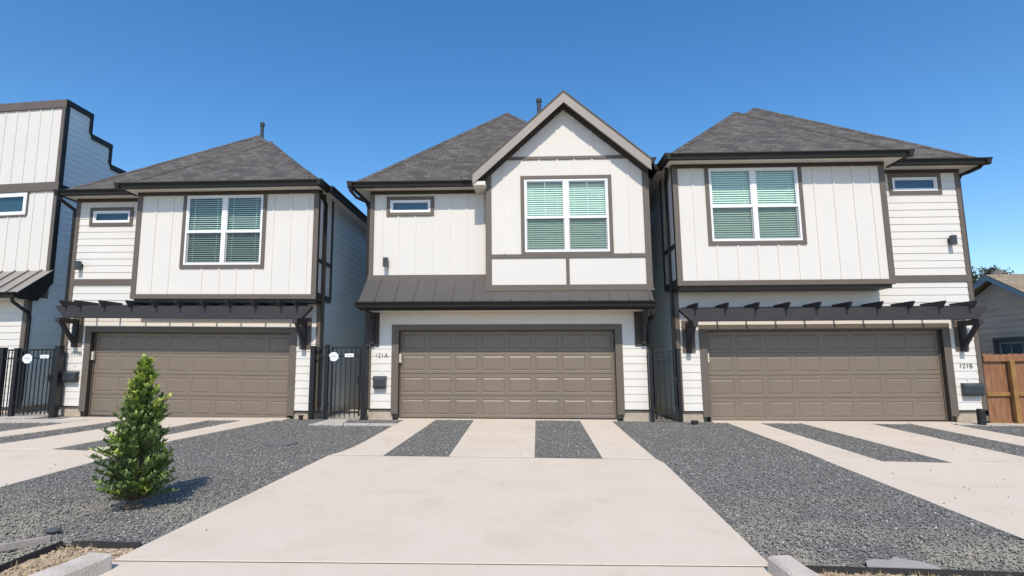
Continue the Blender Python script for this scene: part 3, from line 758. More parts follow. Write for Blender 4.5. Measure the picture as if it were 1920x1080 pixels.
# pent roof over the garage
pt0, pt1 = (0., 3.42), (-.66, 2.74)
def pz(t): return pt0[1] + (pt1[1] - pt0[1]) * (t - pt0[0]) / (pt1[0] - pt0[0])
pl, pr = -4.17, 2.69
b = B(); b.add([(pl, pt0[0], pt0[1]), (pr, pt0[0], pt0[1]), (pr, pt1[0], pt1[1]), (pl, pt1[0], pt1[1])], [(0, 1, 2, 3)])
b.add([(pl, 0, 3.42), (pl, pt1[0], pt1[1]), (pl, pt1[0], 2.58), (pl, 0, 2.58)], [(0, 1, 2, 3)]); b.add([(pr, 0, 3.42), (pr, pt1[0], pt1[1]), (pr, pt1[0], 2.58), (pr, 0, 2.58)], [(0, 1, 2, 3)])
pr_ = b.build('pent_roof', METALR, root, F)
for k in range(15):
    x = -3.80 + .458 * k
    s = B(); s.beam((x, 0.01, 3.42 + .014), (x, -.66, 2.74 + .014), .022, .030); s.build('standing_seam', METALR, pr_, F)
b = B(); b.box(pl, pr, -.665, -.60, 2.56, 2.735); b.box(pl + .02, pr - .02, -.60, -.56, 2.54, 2.60); b.build('fascia', BRONZE, pr_, F)
g = B(); gutter_front(g, pl - .04, pr + .04, -.666, 2.735); g.build('gutter', BRONZE, pr_, F)
b = B(); b.box(pl + .02, pr - .02, -.56, 0, 2.545, 2.56); b.build('soffit', SOFF, pr_, F)
for x0, x1, xc in ((-4.20, -3.84, -4.0), (2.33, 2.69, 2.53)):
    p = B(); p.box(x0, x1, -.034, -.014, 1.72, 2.54); p = p.build('mounting_plate', SHADETRIM, root, F, bevel=.003)
    k = B(); k.box(xc - .05, xc + .05, -.55, -.036, 2.42, 2.54); k.box(xc - .05, xc + .05, -.12, -.036, 1.78, 2.42)
    k.prism([(-.12, 1.82), (-.12, 1.98), (-.42, 2.42), (-.54, 2.42)], 'x', xc - .04, xc + .04)
    k.build('bracket', BLACKW, p, F, bevel=.005)
garage_door(F, root, -3.36, 1.86, .0, 2.11)

# ================================================================== HOUSE F (far left)
F = FF; root = thing('house', 'far left white house with a stepped parapet, cut off by the frame', 'house', F(-5, 0, 0), 'white board and batten houses with double garages')
k = 1.0
sr = -2.30; sl = -8.6
b = B(); W = (-6.4, -3.24, 5.60, 6.26)
flat(b, 'f', 0, sl, sr, 3.85, 6.32, [(W[0] + .05, W[1] - .05, W[2] + .05, W[3])], rng(sl + .15, sr, .385))
flat(b, 'f', 0, sl, sr, 6.56, 8.85, [], rng(sl + .08, sr, .385)); b.build('upper_wall', WHITE, root, F)
b = B(); board(b, 'f', 0, sl, sr + .03, 6.30, 6.56, .05); b.build('band_board', TAUPE, root, F, bevel=.003)
b = B(); board(b, 'f', 0, sl, sr + .03, 8.82, 9.06, .05); b.build('coping_board', TAUPE, root, F, bevel=.003)
b = B(); b.box(sr - .11, sr + .02, -.04, 0, 3.8, 6.30); b.box(sr - .11, sr + .02, -.04, 0, 6.56, 8.82); b.build('corner_board', TAUPE, root, F, bevel=.003)
b = B(); b.box(sr, sr + .03, -.045, .10, 3.7, 9.04); b.build('corner_board', BRONZE, root, F)
b = B(); body = [(0, .24), (12, .24), (12, 7.7), (1.8, 7.7), (1.8, 8.36), (.93, 8.36), (.93, 9.0), (0, 9.0)]
hs = [(-9, .93, 9.0, 99), (.93, 1.8, 8.36, 99), (1.8, 12, 7.7, 99)]
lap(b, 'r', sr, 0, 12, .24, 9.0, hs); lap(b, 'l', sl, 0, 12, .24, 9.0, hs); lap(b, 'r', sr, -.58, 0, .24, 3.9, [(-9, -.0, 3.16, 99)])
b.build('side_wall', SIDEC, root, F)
b = B(); b.box(sl + .03, sr - .03, .05, .93, .3, 8.95); b.box(sl + .03, sr - .03, .93, 1.8, .3, 8.3); b.box(sl + .03, sr - .03, 1.8, 12, .3, 7.65); b.build('core_wall', WHITE, root, F)
b = B()
for t0, t1, z in ((-.02, .97, 8.96), (.97, 1.84, 8.32), (1.84, 12, 7.66)): b.box(sr - .2, sr + .05, t0, t1, z - .06, z + .10)
b.box(sr - .2, sr + .045, .87, .97, 8.42, 8.9); b.box(sr - .2, sr + .045, 1.74, 1.84, 7.76, 8.26); b.box(sr + .0, sr + .04, .10, 12, 6.3, 6.5)
b.build('parapet_coping', BRONZE, root, F)
# strip window
wb = B(); fr = B()
for p, q, za, zb_ in ((W[0], W[1], W[2] - .02, W[2] + .03), (W[1] - .03, W[1] + .02, W[2] + .03, W[3] + .04)): board(wb, 'f', 0, p, q, za, zb_, .03)
win = wb.build('window', TAUPE, root, F)
for p, q, za, zb_ in ((W[0], W[1] - .03, W[2] + .03, W[2] + .13), (W[0], W[1] - .03, W[3] - .09, W[3] + .035), (W[1] - .14, W[1] - .03, W[2] + .13, W[3] - .09), (W[0], W[0] + .1, W[2] + .13, W[3] - .09)):
    board(fr, 'f', 0, p, q, za, zb_, .028, -.03)
fr.build('frame', VINYL, win, F, bevel=.004)
p = B(); p.add([(W[0], .015, W[2] + .05), (W[1] - .05, .015, W[2] + .05), (W[1] - .05, .015, W[3]), (W[0], .015, W[3])], [(0, 1, 2, 3)]); p.build('pane', GLASSD, win, F)
# garage bay, forward of the upper wall, under its metal roof
tl = -.58
b = B(); gs1 = -3.75; lap(b, 'f', tl, sl, sr - .02, .24, 3.1, [(sl + .6, gs1, 0, 2.45)]); b.build('garage_wall', WHITE, root, F)
b = B(); b.box(sr - .12, sr + .02, tl - .03, tl, .24, 3.1); b.box(sr, sr + .024, tl - .03, tl + .1, .24, 3.1); b.build('corner_board', TAUPE, root, F, bevel=.003)
b = B(); b.box(gs1 + .1, sr - .03, tl + .03, 0, -.2, .24); b.box(sr - .2, sr - .03, 0, 12, -.2, .24); b.build('foundation', FOUND, root, F)
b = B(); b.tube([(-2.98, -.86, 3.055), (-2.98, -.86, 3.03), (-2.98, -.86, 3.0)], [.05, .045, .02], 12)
mglint = bpy.data.materials.new('sun_glint_glow'); mglint.use_nodes = True; mglint.node_tree.nodes['Principled BSDF'].inputs['Emission Color'].default_value = (1, .75, .45, 1); mglint.node_tree.nodes['Principled BSDF'].inputs['Emission Strength'].default_value = 1.6  # sun glint on a soffit fixture, put in as emission
b.build('fixture_glint', mglint, root, F)
F2 = lambda s, t, z: FF(s, t + tl, z)
garage_door(F2, root, sl + .7, gs1 - .1, .05, 2.35)
b = B(); ty, tyz = -1.02, 3.22; px_ = sr + .10
b.prism([(0, 3.98), (ty, tyz), (ty, tyz - .06), (0, 3.9)], 'x', sl, px_)
METALF = mk('grazing_sheen_metal_roof', (.34, .31, .27), .4, .06, 1.5, .05, 8, metal=.3)  # same metal as the other pent roof, its grazing reflection put into the colour
pf = b.build('pent_roof', METALF, root, F)
x = px_ - .36
while x > sl:
    s = B(); s.beam((x, 0, 3.995), (x, ty, tyz + .014), .024, .036); s.build('standing_seam', METALR, pf, F); x -= .42
b = B(); b.prism([(0, 3.985), (ty - .02, tyz + .01), (ty - .02, tyz - .17), (-.45, tyz - .17), (0, 3.62)], 'x', px_, px_ + .03); b.build('rake_board', BRONZE, pf, F)
g = B(); gutter_front(g, sl, px_ - .02, ty, tyz - .0); g.build('gutter', BRONZE, pf, F)
b = B(); b.box(sl, px_, ty + .01, tl, tyz - .16, tyz - .14); b.build('soffit', SOFF, pf, F)
downspout(F, root, [(px_ - .12, ty - .04, tyz - .14), (px_ - .12, ty - .02, tyz - .24), (sr + .055, tl - .02, tyz - .52), (sr + .055, tl + .02, tyz - .62), (sr + .055, tl + .02, .4)])

# ================================================================== small wall things
house_number(FL, '119B', -6.27, 1.555, 'house number 119B on the pier left of the leftmost full garage door', .15)
house_number(FC, '121A', -3.775, 1.50, 'house number 121A beside the middle garage door', .155)
house_number(FR_, '121B', 6.52, 1.245, 'house number 121B beside the right garage door', .155)
mailbox(FL, -6.50, -6.14, .83, 1.09, 'charcoal mailbox under the 119B number by the left gate')
mailbox(FC, -3.94, -3.64, .71, 1.00, 'charcoal mailbox under the 121A number')
mailbox(FR_, 6.36, 6.78, .56, .84, 'wide charcoal mailbox under the 121B number')
sconce(FL, -6.36, 3.80, 'black wall lamp above the band on the left house')
sconce(FC, -3.69, 3.78, 'black wall lamp left above the metal roof of the gabled middle house')
sconce(FR_, 6.50, 4.20, 'black wall lamp under the small window of the right house')
keypad(FL, -5.87, 1.50, 'beige keypad on the left jamb behind the evergreen')
keypad(FC, -3.33, 1.44, 'beige keypad on the jamb next to number 121A')
keypad(FR_, .63, 1.47, 'narrow beige keypad on the left jamb of the right garage')
def bell(F, s, z, label):
    b = B(); b.box(s - .008, s + .008, -.024, -.014, z - .05, z + .05); b.tube([(s, -.03, z - .04), (s, -.015, z - .04)], .013, 10)
    tag(b.build('doorbell_button', VINYL, None, F, bevel=.002), label, 'doorbell', 'doorbell buttons above the mailboxes')
bell(FC, -3.76, 1.13, 'small white doorbell above the mailbox at 121A')
bell(FR_, 6.53, .97, 'small white doorbell above the mailbox at 121B')
bell(FL, -6.28, 1.28, 'small white doorbell above the mailbox at 119B')

# ================================================================== gates
def gate(label, y, posts, panels, leafs, ztop, zbot, nb, skew=0., spikes=True):
    """posts: (x0,x1,top); panels: fixed (x0,x1); leafs: swinging (x0,x1)"""
    x0 = min(p[0] for p in posts); root = thing('metal_gate', label, 'gate', ((x0 + max(p[1] for p in posts)) / 2, y, zbot), 'black metal gates between the houses')
    for a, c, zt in posts:
        b = B(); w = (c - a); b.box(a, c, y - w / 2, y + w / 2, zbot - .12, zt); b.box(a - .006, c + .006, y - w / 2 - .006, y + w / 2 + .006, zt, zt + .018)
        b.build('post', GATEM, root, bevel=.003)
    def rails(a, c, kind, n):
        b = B(); b.box(a, c, y - .02, y + .02, ztop - .04, ztop); b.box(a, c, y - .016, y + .016, ztop - .24, ztop - .205); b.box(a, c, y - .02, y + .02, zbot + .14, zbot + .18)
        if kind == 'gate_leaf':
            b.box(a, a + .045, y - .022, y + .022, zbot + .06, ztop + .004); b.box(c - .035, c, y - .022, y + .022, zbot + .06, ztop + .004)
        fr_ = b.build(kind, GATEM, root, bevel=.002)
        for i in range(n):
            x = a + (c - a) * (i + 1) / (n + 1)
            p = B(); p.box(x - .009, x + .009, y - .009, y + .009, zbot + .03, ztop - .01)
            p.build('picket', GATEM, fr_)
        return fr_
    for a, c, n in panels: rails(a, c, 'fence_panel', n)
    for a, c, n in leafs:
        lf = rails(a, c, 'gate_leaf', n)
        b = B(); xk = c - .02; zk = zbot + .92
        b.box(xk - .035, xk + .035, y - .05, y - .02, zk - .09, zk + .09); b.tube([(xk, y - .05, zk + .03), (xk, y - .09, zk + .03), (xk - .07, y - .09, zk + .03)], .012, 8)
        b.build('latch', GATEM, lf, bevel=.002)
        for zz in (zbot + .35, ztop - .28):
            h = B(); h.tube([(a - .03, y - .03, zz - .05), (a - .03, y - .03, zz + .05)], .014, 10); h.build('hinge', GATEM, lf)
    return root
gate('black metal gate with a round white sign at the far left', 13.42, [(-13.52, -13.40, 1.90), (-13.13, -13.03, 1.88), (-12.06, -11.92, 1.92)], [(-13.40, -13.13, 2)], [(-12.98, -12.11, 7)], 1.87, .22, 6)
gate('black metal gate with a white octagon sign between left and middle houses', 13.22, [(-5.47, -5.36, 1.83), (-5.12, -5.03, 1.86), (-4.21, -4.08, 1.82)], [(-5.36, -5.12, 2)], [(-4.97, -4.25, 5)], 1.82, .11, 5)
gate('narrow black metal gate without signs between middle and right houses', 13.20, [(2.60, 2.68, 1.66), (3.25, 3.33, 1.66)], [], [(2.71, 3.22, 3)], 1.64, .0, 3)
def octsign(x, y, z, r, label):
    root = thing('security_sign', label, 'sign', (x, y, z - r), 'white security signs on the gates')
    b = B(); b.prism([(x + r * 1.08 * math.cos(R(22.5 + 45 * i)) / math.cos(R(22.5)), z + r * math.sin(R(22.5 + 45 * i)) / math.cos(R(22.5))) for i in range(8)], 'y', y - .004, y); b.build('plate', SIGNW, root)
    g = B(); g.box(x - r * .66, x + r * .66, y - .006, y - .0045, z + .002, z + .022); g.box(x - r * .6, x + r * .6, y - .006, y - .0045, z - .034, z - .027); g.box(x - r * .35, x + r * .35, y - .006, y - .0045, z + .048, z + .054)
    g.build('faded_print', SIGNG, root)
octsign(-4.90, 13.19, 1.585, .105, 'white octagonal sign on the gate between left and middle houses')
octsign(-12.78, 13.39, 1.63, .115, 'round looking white sign on the far left gate')
def rectsign(x0, x1, y, z0, z1, label):
    root = thing('warning_sign', label, 'sign', ((x0 + x1) / 2, y, z0), 'white rectangular dog signs on the gates')
    r = .012; b = B(); b.prism([(x0 + r, z0), (x1 - r, z0), (x1, z0 + r), (x1, z1 - r), (x1 - r, z1), (x0 + r, z1), (x0, z1 - r), (x0, z0 + r)], 'y', y - .004, y); b.build('plate', SIGNW, root)
    g = B(); w = x1 - x0; h = z1 - z0
    for sgn, cx in ((1, x0 + w * .25), (-1, x0 + w * .72)):
        pts = [(-.075, .22), (-.03, .30), (-.02, .42), (.02, .48), (.03, .70), (.05, .60), (.075, .55), (.06, .42), (.10, .28), (.03, .33), (0, .30)]
        g.prism([(cx + sgn * px * w * 1.1, z0 + pz_ * h) for px, pz_ in pts], 'y', y - .006, y - .0045)
    g.box(x0 + w * .38, x0 + w * .62, y - .006, y - .0045, z0 + h * .36, z0 + h * .43)
    g.build('dog_silhouettes', SIGNK, root)
rectsign(-4.63, -4.41, 13.19, 1.57, 1.655, 'white rectangular dog sign right of the octagon on the gate between left and middle houses')
rectsign(-12.45, -12.22, 13.39, 1.635, 1.72, 'white rectangular dog sign on the far left gate')

# ================================================================== ground
def G(x, y, o=0.): return (x, y, zg(x, y) + o)
def sheet(b, poly, o, th=None):
    """flat polygon following the sloping ground, with thickness"""
    n = len(poly); top = [G(x, y, o) for x, y in poly]
    if th is None: b.add(top, [list(range(n))]); return
    bot = [G(x, y, o - th) for x, y in poly]
    b.add(top + bot, [list(range(n)), list(range(n, 2 * n))[::-1]] + [(i, (i + 1) % n, n + (i + 1) % n, n + i) for i in range(n)])
# far ground: one sheet to the horizon
b = B(); xs = [-300, -25, 0, 25, 300]; ys = [-300, -2, 4.3, 14.5, 300]
vs = []
for y in ys:
    for x in xs:
        z = zg(x, y) - .16
        if y < 0: z -= .2
        vs.append((x, y, z))
b.add(vs, [(j * 5 + i, j * 5 + i + 1, j * 5 + i + 6, j * 5 + i + 5) for j in range(4) for i in range(4)])
structure(b.build('ground', EARTH, loc=(0, 0, 0)))
b = B(); b.add([(-120, -8, -.55 + 0), (120, -8, -.55 - 0), (120, 2.6, -.46), (-120, 2.6, -.46)], [(0, 1, 2, 3)])
structure(b.build('road', ASPH, loc=(0, 0, 0)))
# gravel bed base, split round nothing: it lies under the drives
b = B(); sheet(b, [(-16, 4.93), (-4.10, 4.93), (-3.3, 4.93), (1.5, 4.70), (4.6, 4.62), (14, 4.45), (14, 13.8), (3.1, 13.8), (3.1, 15), (-18, 15)][::1], -.025)
gb = structure(b.build('gravel_ground', GRAVM, loc=(0, 0, 0)))
b = B(); sheet(b, [(-8.5, 4.30), (-4.23, 4.30), (-4.22, 4.925), (-8.5, 4.925)], -.026)
structure(b.build('gravel_ground', GRAVM, loc=(0, 0, 0)))
b = B(); sheet(b, [(-4.22, 3.8), (-3.3, 3.8), (-3.3, 4.93), (-4.22, 4.93)], -.075)
sb = B()
nx, ny = 40, 46
vs = []
for j in range(ny + 1):
    for i in range(nx + 1):
        x = -4.24 + (1.0) * i / nx; y = 3.75 + 1.2 * j / ny
        h = mnoise.noise(Vector((x * 6, y * 6, 0))) * .022 + mnoise.noise(Vector((x * 25, y * 25, 3))) * .010
        vs.append(G(x, y, -.045 + h))
sb.add(vs, [(j * (nx + 1) + i, j * (nx + 1) + i + 1, (j + 1) * (nx + 1) + i + 1, (j + 1) * (nx + 1) + i) for j in range(ny) for i in range(nx)])
structure(sb.build('soil', SOIL, loc=(0, 0, 0), smooth=True))
sb = B(); vs = []; nx, ny = 160, 30
for j in range(ny + 1):
    for i in range(nx + 1):
        x = 1.75 + 7.0 * i / nx; y = 3.75 + .92 * j / ny
        h = mnoise.noise(Vector((x * 6, y * 6, 7))) * .02 + mnoise.noise(Vector((x * 25, y * 25, 3))) * .010
        vs.append(G(x, y, -.045 + h))
sb.add(vs, [(j * (nx + 1) + i, j * (nx + 1) + i + 1, (j + 1) * (nx + 1) + i + 1, (j + 1) * (nx + 1) + i) for j in range(ny) for i in range(nx)])
structure(sb.build('soil', SOIL, loc=(0, 0, 0), smooth=True))

DRIVES = []
def drive(name, slabs, label=None):
    b = B()
    for poly in slabs:
        sheet(b, poly, .0, .09); DRIVES.append(poly)
    return structure(b.build(name, CONC, loc=(0, 0, 0), bevel=.006))
g_ = .02
# centre drive
drive('driveway', [
 [(-3.17, 13.36), (-2.42, 13.36), (-2.44, 11.16 + g_), (-3.17, 11.16 + g_)], [(-3.17, 11.16 - g_), (-2.44, 11.16 - g_), (-2.47, 8.94), (-3.33, 8.94), (-3.26, 9.15), (-3.19, 9.6), (-3.17, 10.1)],
 [(-1.52, 13.36), (-.07, 13.36), (-.07, 11.13 + g_), (-1.47, 11.13 + g_)], [(-1.47, 11.13 - g_), (-.07, 11.13 - g_), (-.07, 8.90), (-1.42, 8.92)],
 [(.96, 13.34), (1.70, 13.34), (1.74, 11.08 + g_), (.97, 11.08 + g_)], [(.97, 11.08 - g_), (1.74, 11.08 - g_), (1.80, 8.88), (.98, 8.89)],
 [(-3.34, 8.895), (-1.0, 8.865), (1.81, 8.825), (1.86, 8.55), (1.82, 4.70), (-3.46, 4.57)],
 [(-3.46, 4.54), (1.80, 4.67), (1.80, 2.9), (-3.30, 2.9)]])
# left drive (slightly skewed)
drive('driveway', [
 [(-6.16, 12.95), (-6.90, 12.95), (-7.50, 9.12), (-6.68, 9.12), (-6.66, 9.5), (-6.72, 10.2)],
 [(-7.75, 12.93), (-8.95, 12.93), (-9.02, 12.5), (-9.10, 9.22), (-8.15, 9.18)][:0] or [(-7.72, 12.95), (-8.85, 12.95), (-9.60, 9.25), (-8.18, 9.20)],
 [(-9.68, 12.9), (-10.5, 12.9), (-11.2, 9.3), (-10.5, 9.3)],
 [(-6.69, 9.10), (-7.5, 9.10), (-8.2, 9.17), (-9.6, 9.23), (-10.5, 9.28), (-11.25, 9.28), (-11.9, 4.75), (-7.0, 4.75), (-6.62, 6.75)]])
b = B(); sheet(b, [(-11.35, 13.25), (-6.0, 13.42), (-6.0, 12.96), (-10.55, 12.92), (-11.35, 12.75)], -.002, .08)
structure(b.build('driveway_apron', CONC, loc=(0, 0, 0)))
b = B(); sheet(b, [(-3.37 + .0, 13.48), (1.86, 13.48), (1.86, 13.37), (-3.37, 13.37)], -.002, .08)
structure(b.build('driveway_apron', CONC, loc=(0, 0, 0)))
# right drive
drive('driveway', [
 [(4.28, 13.10), (5.00, 13.10), (5.08, 11.0 + g_), (4.34, 11.02 + g_)], [(4.34, 11.02 - g_), (5.08, 11.0 - g_), (5.17, 8.86), (4.36, 8.94), (4.37, 9.5)],
 [(5.92, 13.12), (7.45, 13.14), (7.53, 11.0 + g_), (6.05, 11.0 + g_)], [(6.05, 11.0 - g_), (7.53, 11.0 - g_), (7.62, 8.72), (6.16, 8.80)],
 [(8.34, 13.16), (9.20, 13.18), (9.28, 11.0 + g_), (8.42, 11.0 + g_)], [(8.42, 11.0 - g_), (9.28, 11.0 - g_), (9.40, 8.62), (8.50, 8.68)],
 [(4.35, 8.92), (6.16, 8.78), (9.42, 8.58), (9.6, 4.55), (4.38, 4.66), (4.35, 5.43)]])
b = B(); sheet(b, [(4.0, 13.42), (9.55, 13.5), (9.55, 13.19), (4.0, 13.12)], -.002, .08)
structure(b.build('driveway_apron', CONC, loc=(0, 0, 0)))
def joints(segs):
    b = B()
    for (x0, y0), (x1, y1) in segs: b.beam(Vector(G(x0, y0, -.020)), Vector(G(x1, y1, -.020)), .075, .028)
    structure(b.build('driveway_joint', mk('joint_filler', (.13, .085, .055), .9, .2, 8), loc=(0, 0, 0)))
joints([((-3.17, 11.16), (-2.44, 11.16)), ((-1.47, 11.13), (-.07, 11.13)), ((.97, 11.08), (1.74, 11.08)), ((-3.34, 8.923), (-1.0, 8.893)), ((-1.0, 8.893), (1.80, 8.853)), ((-3.45, 4.557), (1.80, 4.688)),
        ((4.34, 11.01), (5.08, 11.0)), ((6.05, 11.0), (7.53, 11.0)), ((4.36, 8.93), (6.16, 8.79)), ((6.16, 8.79), (9.4, 8.60)), ((-6.7, 9.11), (-8.2, 9.185)), ((-8.2, 9.185), (-11.2, 9.29))])
# paths to the gates
def path(polys):
    b = B()
    for poly in polys: sheet(b, poly, -.008, .06); DRIVES.append(poly)
    return structure(b.build('path', CONCD, loc=(0, 0, 0), bevel=.004))
path([[(-5.05, 12.62), (-4.42, 12.62), (-4.30, 12.25), (-5.10, 12.25)], [(-4.40, 12.62), (-3.80, 12.62), (-3.76, 12.25), (-4.28, 12.25)], [(-3.78, 12.62), (-3.19, 12.62), (-3.19, 12.25), (-3.74, 12.25)],
      [(-5.0, 13.3), (-4.5, 13.3), (-4.42, 12.64), (-5.05, 12.64)], [(-5.2, 15.5), (-4.3, 15.5), (-4.3, 13.32), (-5.1, 13.32)]])
path([[(-14.5, 12.75), (-10.9, 13.0), (-10.6, 12.75), (-10.56, 12.45), (-14.5, 12.05)], [(-13.2, 15.5), (-12.2, 15.5), (-12.2, 13.02), (-13.3, 12.93)]])
path([[(9.6, 13.35), (13, 13.3), (13, 12.85), (9.3, 13.0)]])

# curbs
def curb(name, pts, label, w=.17, h=.12):
    b = B(); P = [Vector((x, y, 0)) for x, y in pts]; prof = [(-w / 2 - .02, -.25), (-w / 2, h - .02), (-w / 2 + .02, h), (w / 2 - .03, h), (w / 2, h - .035), (w / 2 + .035, -.25)]
    rings = []
    for i, p in enumerate(P):
        d = (P[min(i + 1, len(P) - 1)] - P[max(0, i - 1)]).normalized(); nrm = Vector((d.y, -d.x, 0))
        rings.append([(p.x + nrm.x * o, p.y + nrm.y * o, zg(p.x, p.y) + z) for o, z in prof])
    n = len(prof)
    b.add([q for r_ in rings for q in r_], [(i * n + k2, i * n + (k2 + 1) % n, (i + 1) * n + (k2 + 1) % n, (i + 1) * n + k2) for i in range(len(P) - 1) for k2 in range(n)] + [list(range(n))[::-1], [(len(P) - 1) * n + k2 for k2 in range(n)]])
    o = b.build(name, CURBM, None, bevel=.022); return tag(o, label, 'kerb', 'concrete kerbs at the driveway mouth')
curb('kerb', [(-3.43, 4.40), (-3.46, 4.15), (-3.58, 3.7), (-3.85, 3.2), (-4.3, 2.8)], 'chipped concrete kerb end at the lower left of the middle drive', .22)
curb('kerb', [(1.84, 4.60), (1.87, 4.30), (2.0, 3.8), (2.3, 3.2), (2.8, 2.8)][::-1], 'concrete kerb end at the lower right of the middle drive', .20)
# edging
b = B()
def edge(b, pts, z0, z1, th=.012):
    for (x0, y0), (x1, y1) in zip(pts, pts[1:]):
        b.beam(Vector(G(x0, y0, (z0 + z1) / 2)), Vector(G(x1, y1, (z0 + z1) / 2)), th, z1 - z0)
edge(b, [(-3.50, 4.935), (-3.8, 4.93), (-3.95, 4.95), (-4.12, 4.93)], -.12, .010, .02)
edge(b, [(-4.20, 4.92), (-4.215, 4.6), (-4.23, 4.0)], -.16, .018, .016)
tag(b.build('garden_edging', METALEDGE), 'black edging strip around the bare soil at the lower left', 'edging', 'black edging strips along the gravel')
b = B(); edge(b, [(1.90, 4.685), (2.6, 4.665), (3.4, 4.64), (4.3, 4.60)], -.14, .010, .02); edge(b, [(4.345, 4.6), (4.33, 5.5)], -.1, -.002, .012)
tag(b.build('garden_edging', METALEDGE), 'long black edging strip in front of the gravel at the lower right', 'edging', 'black edging strips along the gravel')
b = B(); b.beam(Vector(G(-4.36, 4.97, .012)), Vector(G(-4.62, 4.62, .030)), .045, .06); b.beam(Vector(G(-4.62, 4.62, .030)), Vector(G(-4.9, 4.2, .036)), .045, .06)
tag(b.build('timber_stake', mk('grey_timber', (.36, .31, .27), .9, .2, 12, .4, 40), bevel=.004), 'weathered timber strip lying on the gravel at the lower left', 'timber')
b = B(); pts = [(2.55, 4.69), (2.60, 4.80), (2.70, 4.84), (2.80, 4.82), (2.88, 4.90), (2.95, 4.84), (3.04, 4.80), (3.10, 4.67)]
sheet(b, pts, .014, .01); tag(b.build('weed_barrier', FABRIC), 'grey exposed weed barrier cloth at the lower right gravel edge', 'cloth')
b = B()
rk = bmesh.new(); bmesh.ops.create_icosphere(rk, subdivisions=2, radius=1)
cx, cy = -4.52, 5.18
b.add([(cx + v.co.x * .075 * (1 + .2 * mnoise.noise(v.co * 2)), cy + v.co.y * .05, zg(cx, cy) + .018 + v.co.z * .022 * (1 + .3 * mnoise.noise(v.co * 3))) for v in rk.verts], [[v.index for v in f.verts] for f in rk.faces]); rk.free()
tag(b.build('flat_rock', ROCKM, smooth=True), 'dark flat rock on the gravel left of the drive', 'rock')
# cleanout / downspout boots near the gates and the black box by the fence
b = B(); b.prism([(9.80, 13.0), (9.93, 12.98), (9.95, 13.12), (9.82, 13.14)], 'z', zg(9.8, 13) - .02, zg(9.8, 13) + .34)
tag(b.build('utility_box', RUBBER, bevel=.03), 'black utility box between the right house and the wooden fence', 'box')
b = B(); b.tube([(-5.62, 13.12, .09), (-5.62, 13.12, .19)], .05, 12); b.tube([(-5.62, 13.12, .19), (-5.62, 13.12, .215)], .062, 12)
tag(b.build('drain_cleanout', RUBBER, bevel=.004), 'black drain pipe end at the foot of the gate beside the left house', 'drain pipe')
b = B(); b.box(3.42, 3.56, 12.75, 12.87, zg(3.5, 12.8) - .02, zg(3.5, 12.8) + .075)
tag(b.build('drain_cover', RUBBER, bevel=.01), 'small black drain cover on gravel beside the narrow gate', 'drain')
b = B(); b.tube([G(-4.6, 9.95, -.02), G(-4.6, 9.95, .004)], .26, 28)
tag(b.build('ground_hatch', mk('worn_grey_lid', (.15, .145, .135), .85, .2, 8, .4, 30)), 'round dark lid nearly buried in the gravel between the left and middle drives', 'hatch')

# gravel stones as instances on a point mesh
def inside(x, y, poly):
    c = False; n = len(poly)
    for i in range(n):
        x0, y0 = poly[i]; x1, y1 = poly[(i + 1) % n]
        if (y0 > y) != (y1 > y) and x < (x1 - x0) * (y - y0) / (y1 - y0) + x0: c = not c
    return c
BB = [(min(p[0] for p in q), max(p[0] for p in q), min(p[1] for p in q), max(p[1] for p in q), q) for q in DRIVES]
def blocked(x, y):
    for a, c, d_, e, q in BB:
        if a <= x <= c and d_ <= y <= e and inside(x, y, q): return True
    return False
stone_col = bpy.data.collections.new('stone_shapes')
stones = []
for i in range(5):
    bm = bmesh.new(); bmesh.ops.create_icosphere(bm, subdivisions=1, radius=.5)
    for v in bm.verts:
        v.co *= 1 + random.uniform(-.28, .28)
    for v in bm.verts: v.co.x *= 1.25; v.co.z *= .62
    me = bpy.data.meshes.new('stone'); bm.to_mesh(me); bm.free(); me.materials.append(STONEM)
    o = bpy.data.objects.new('stone', me); stone_col.objects.link(o); stones.append(o)
pts = []; rs = random.Random(3)
def scatter(x0, x1, y0, y1, dens, o=0., cond=None):
    for _ in range(int((x1 - x0) * (y1 - y0) * dens)):
        x = rs.uniform(x0, x1); y = rs.uniform(y0, y1)
        if blocked(x, y):
            if rs.random() < .0012: pts.append(G(x, y, .004))      # strays kicked onto the concrete
            continue
        if cond and not cond(x, y): continue
        pts.append(G(x, y, -.014 + o + rs.uniform(-.004, .006)))
import os
DN = 1.0
scatter(-7.2, -3.1, 4.94, 9.0, 2600 * DN); scatter(-8.3, -4.23, 4.3, 4.94, 2600 * DN)
scatter(1.8, 6.2, 4.69, 9.0, 2600 * DN, cond=lambda x, y: not (2.56 < x < 3.08 and y < 4.80))
scatter(-7.2, -3.1, 9.0, 13.2, 1500 * DN); scatter(1.7, 4.4, 9.0, 13.2, 1500 * DN)
scatter(-2.55, 1.0, 8.9, 13.3, 1500 * DN); scatter(4.9, 9.8, 8.6, 13.1, 1000 * DN); scatter(-14, -7.2, 9, 13.1, 800 * DN)
scatter(9.3, 11.5, 9, 13.3, 700 * DN)
me = bpy.data.meshes.new('gravel'); me.from_pydata(pts, [], []); gv = bpy.data.objects.new('gravel', me); COL.objects.link(gv)
gv['kind'] = 'stuff'; gv['label'] = 'loose grey gravel filling the beds between the concrete drives'; gv['category'] = 'gravel'
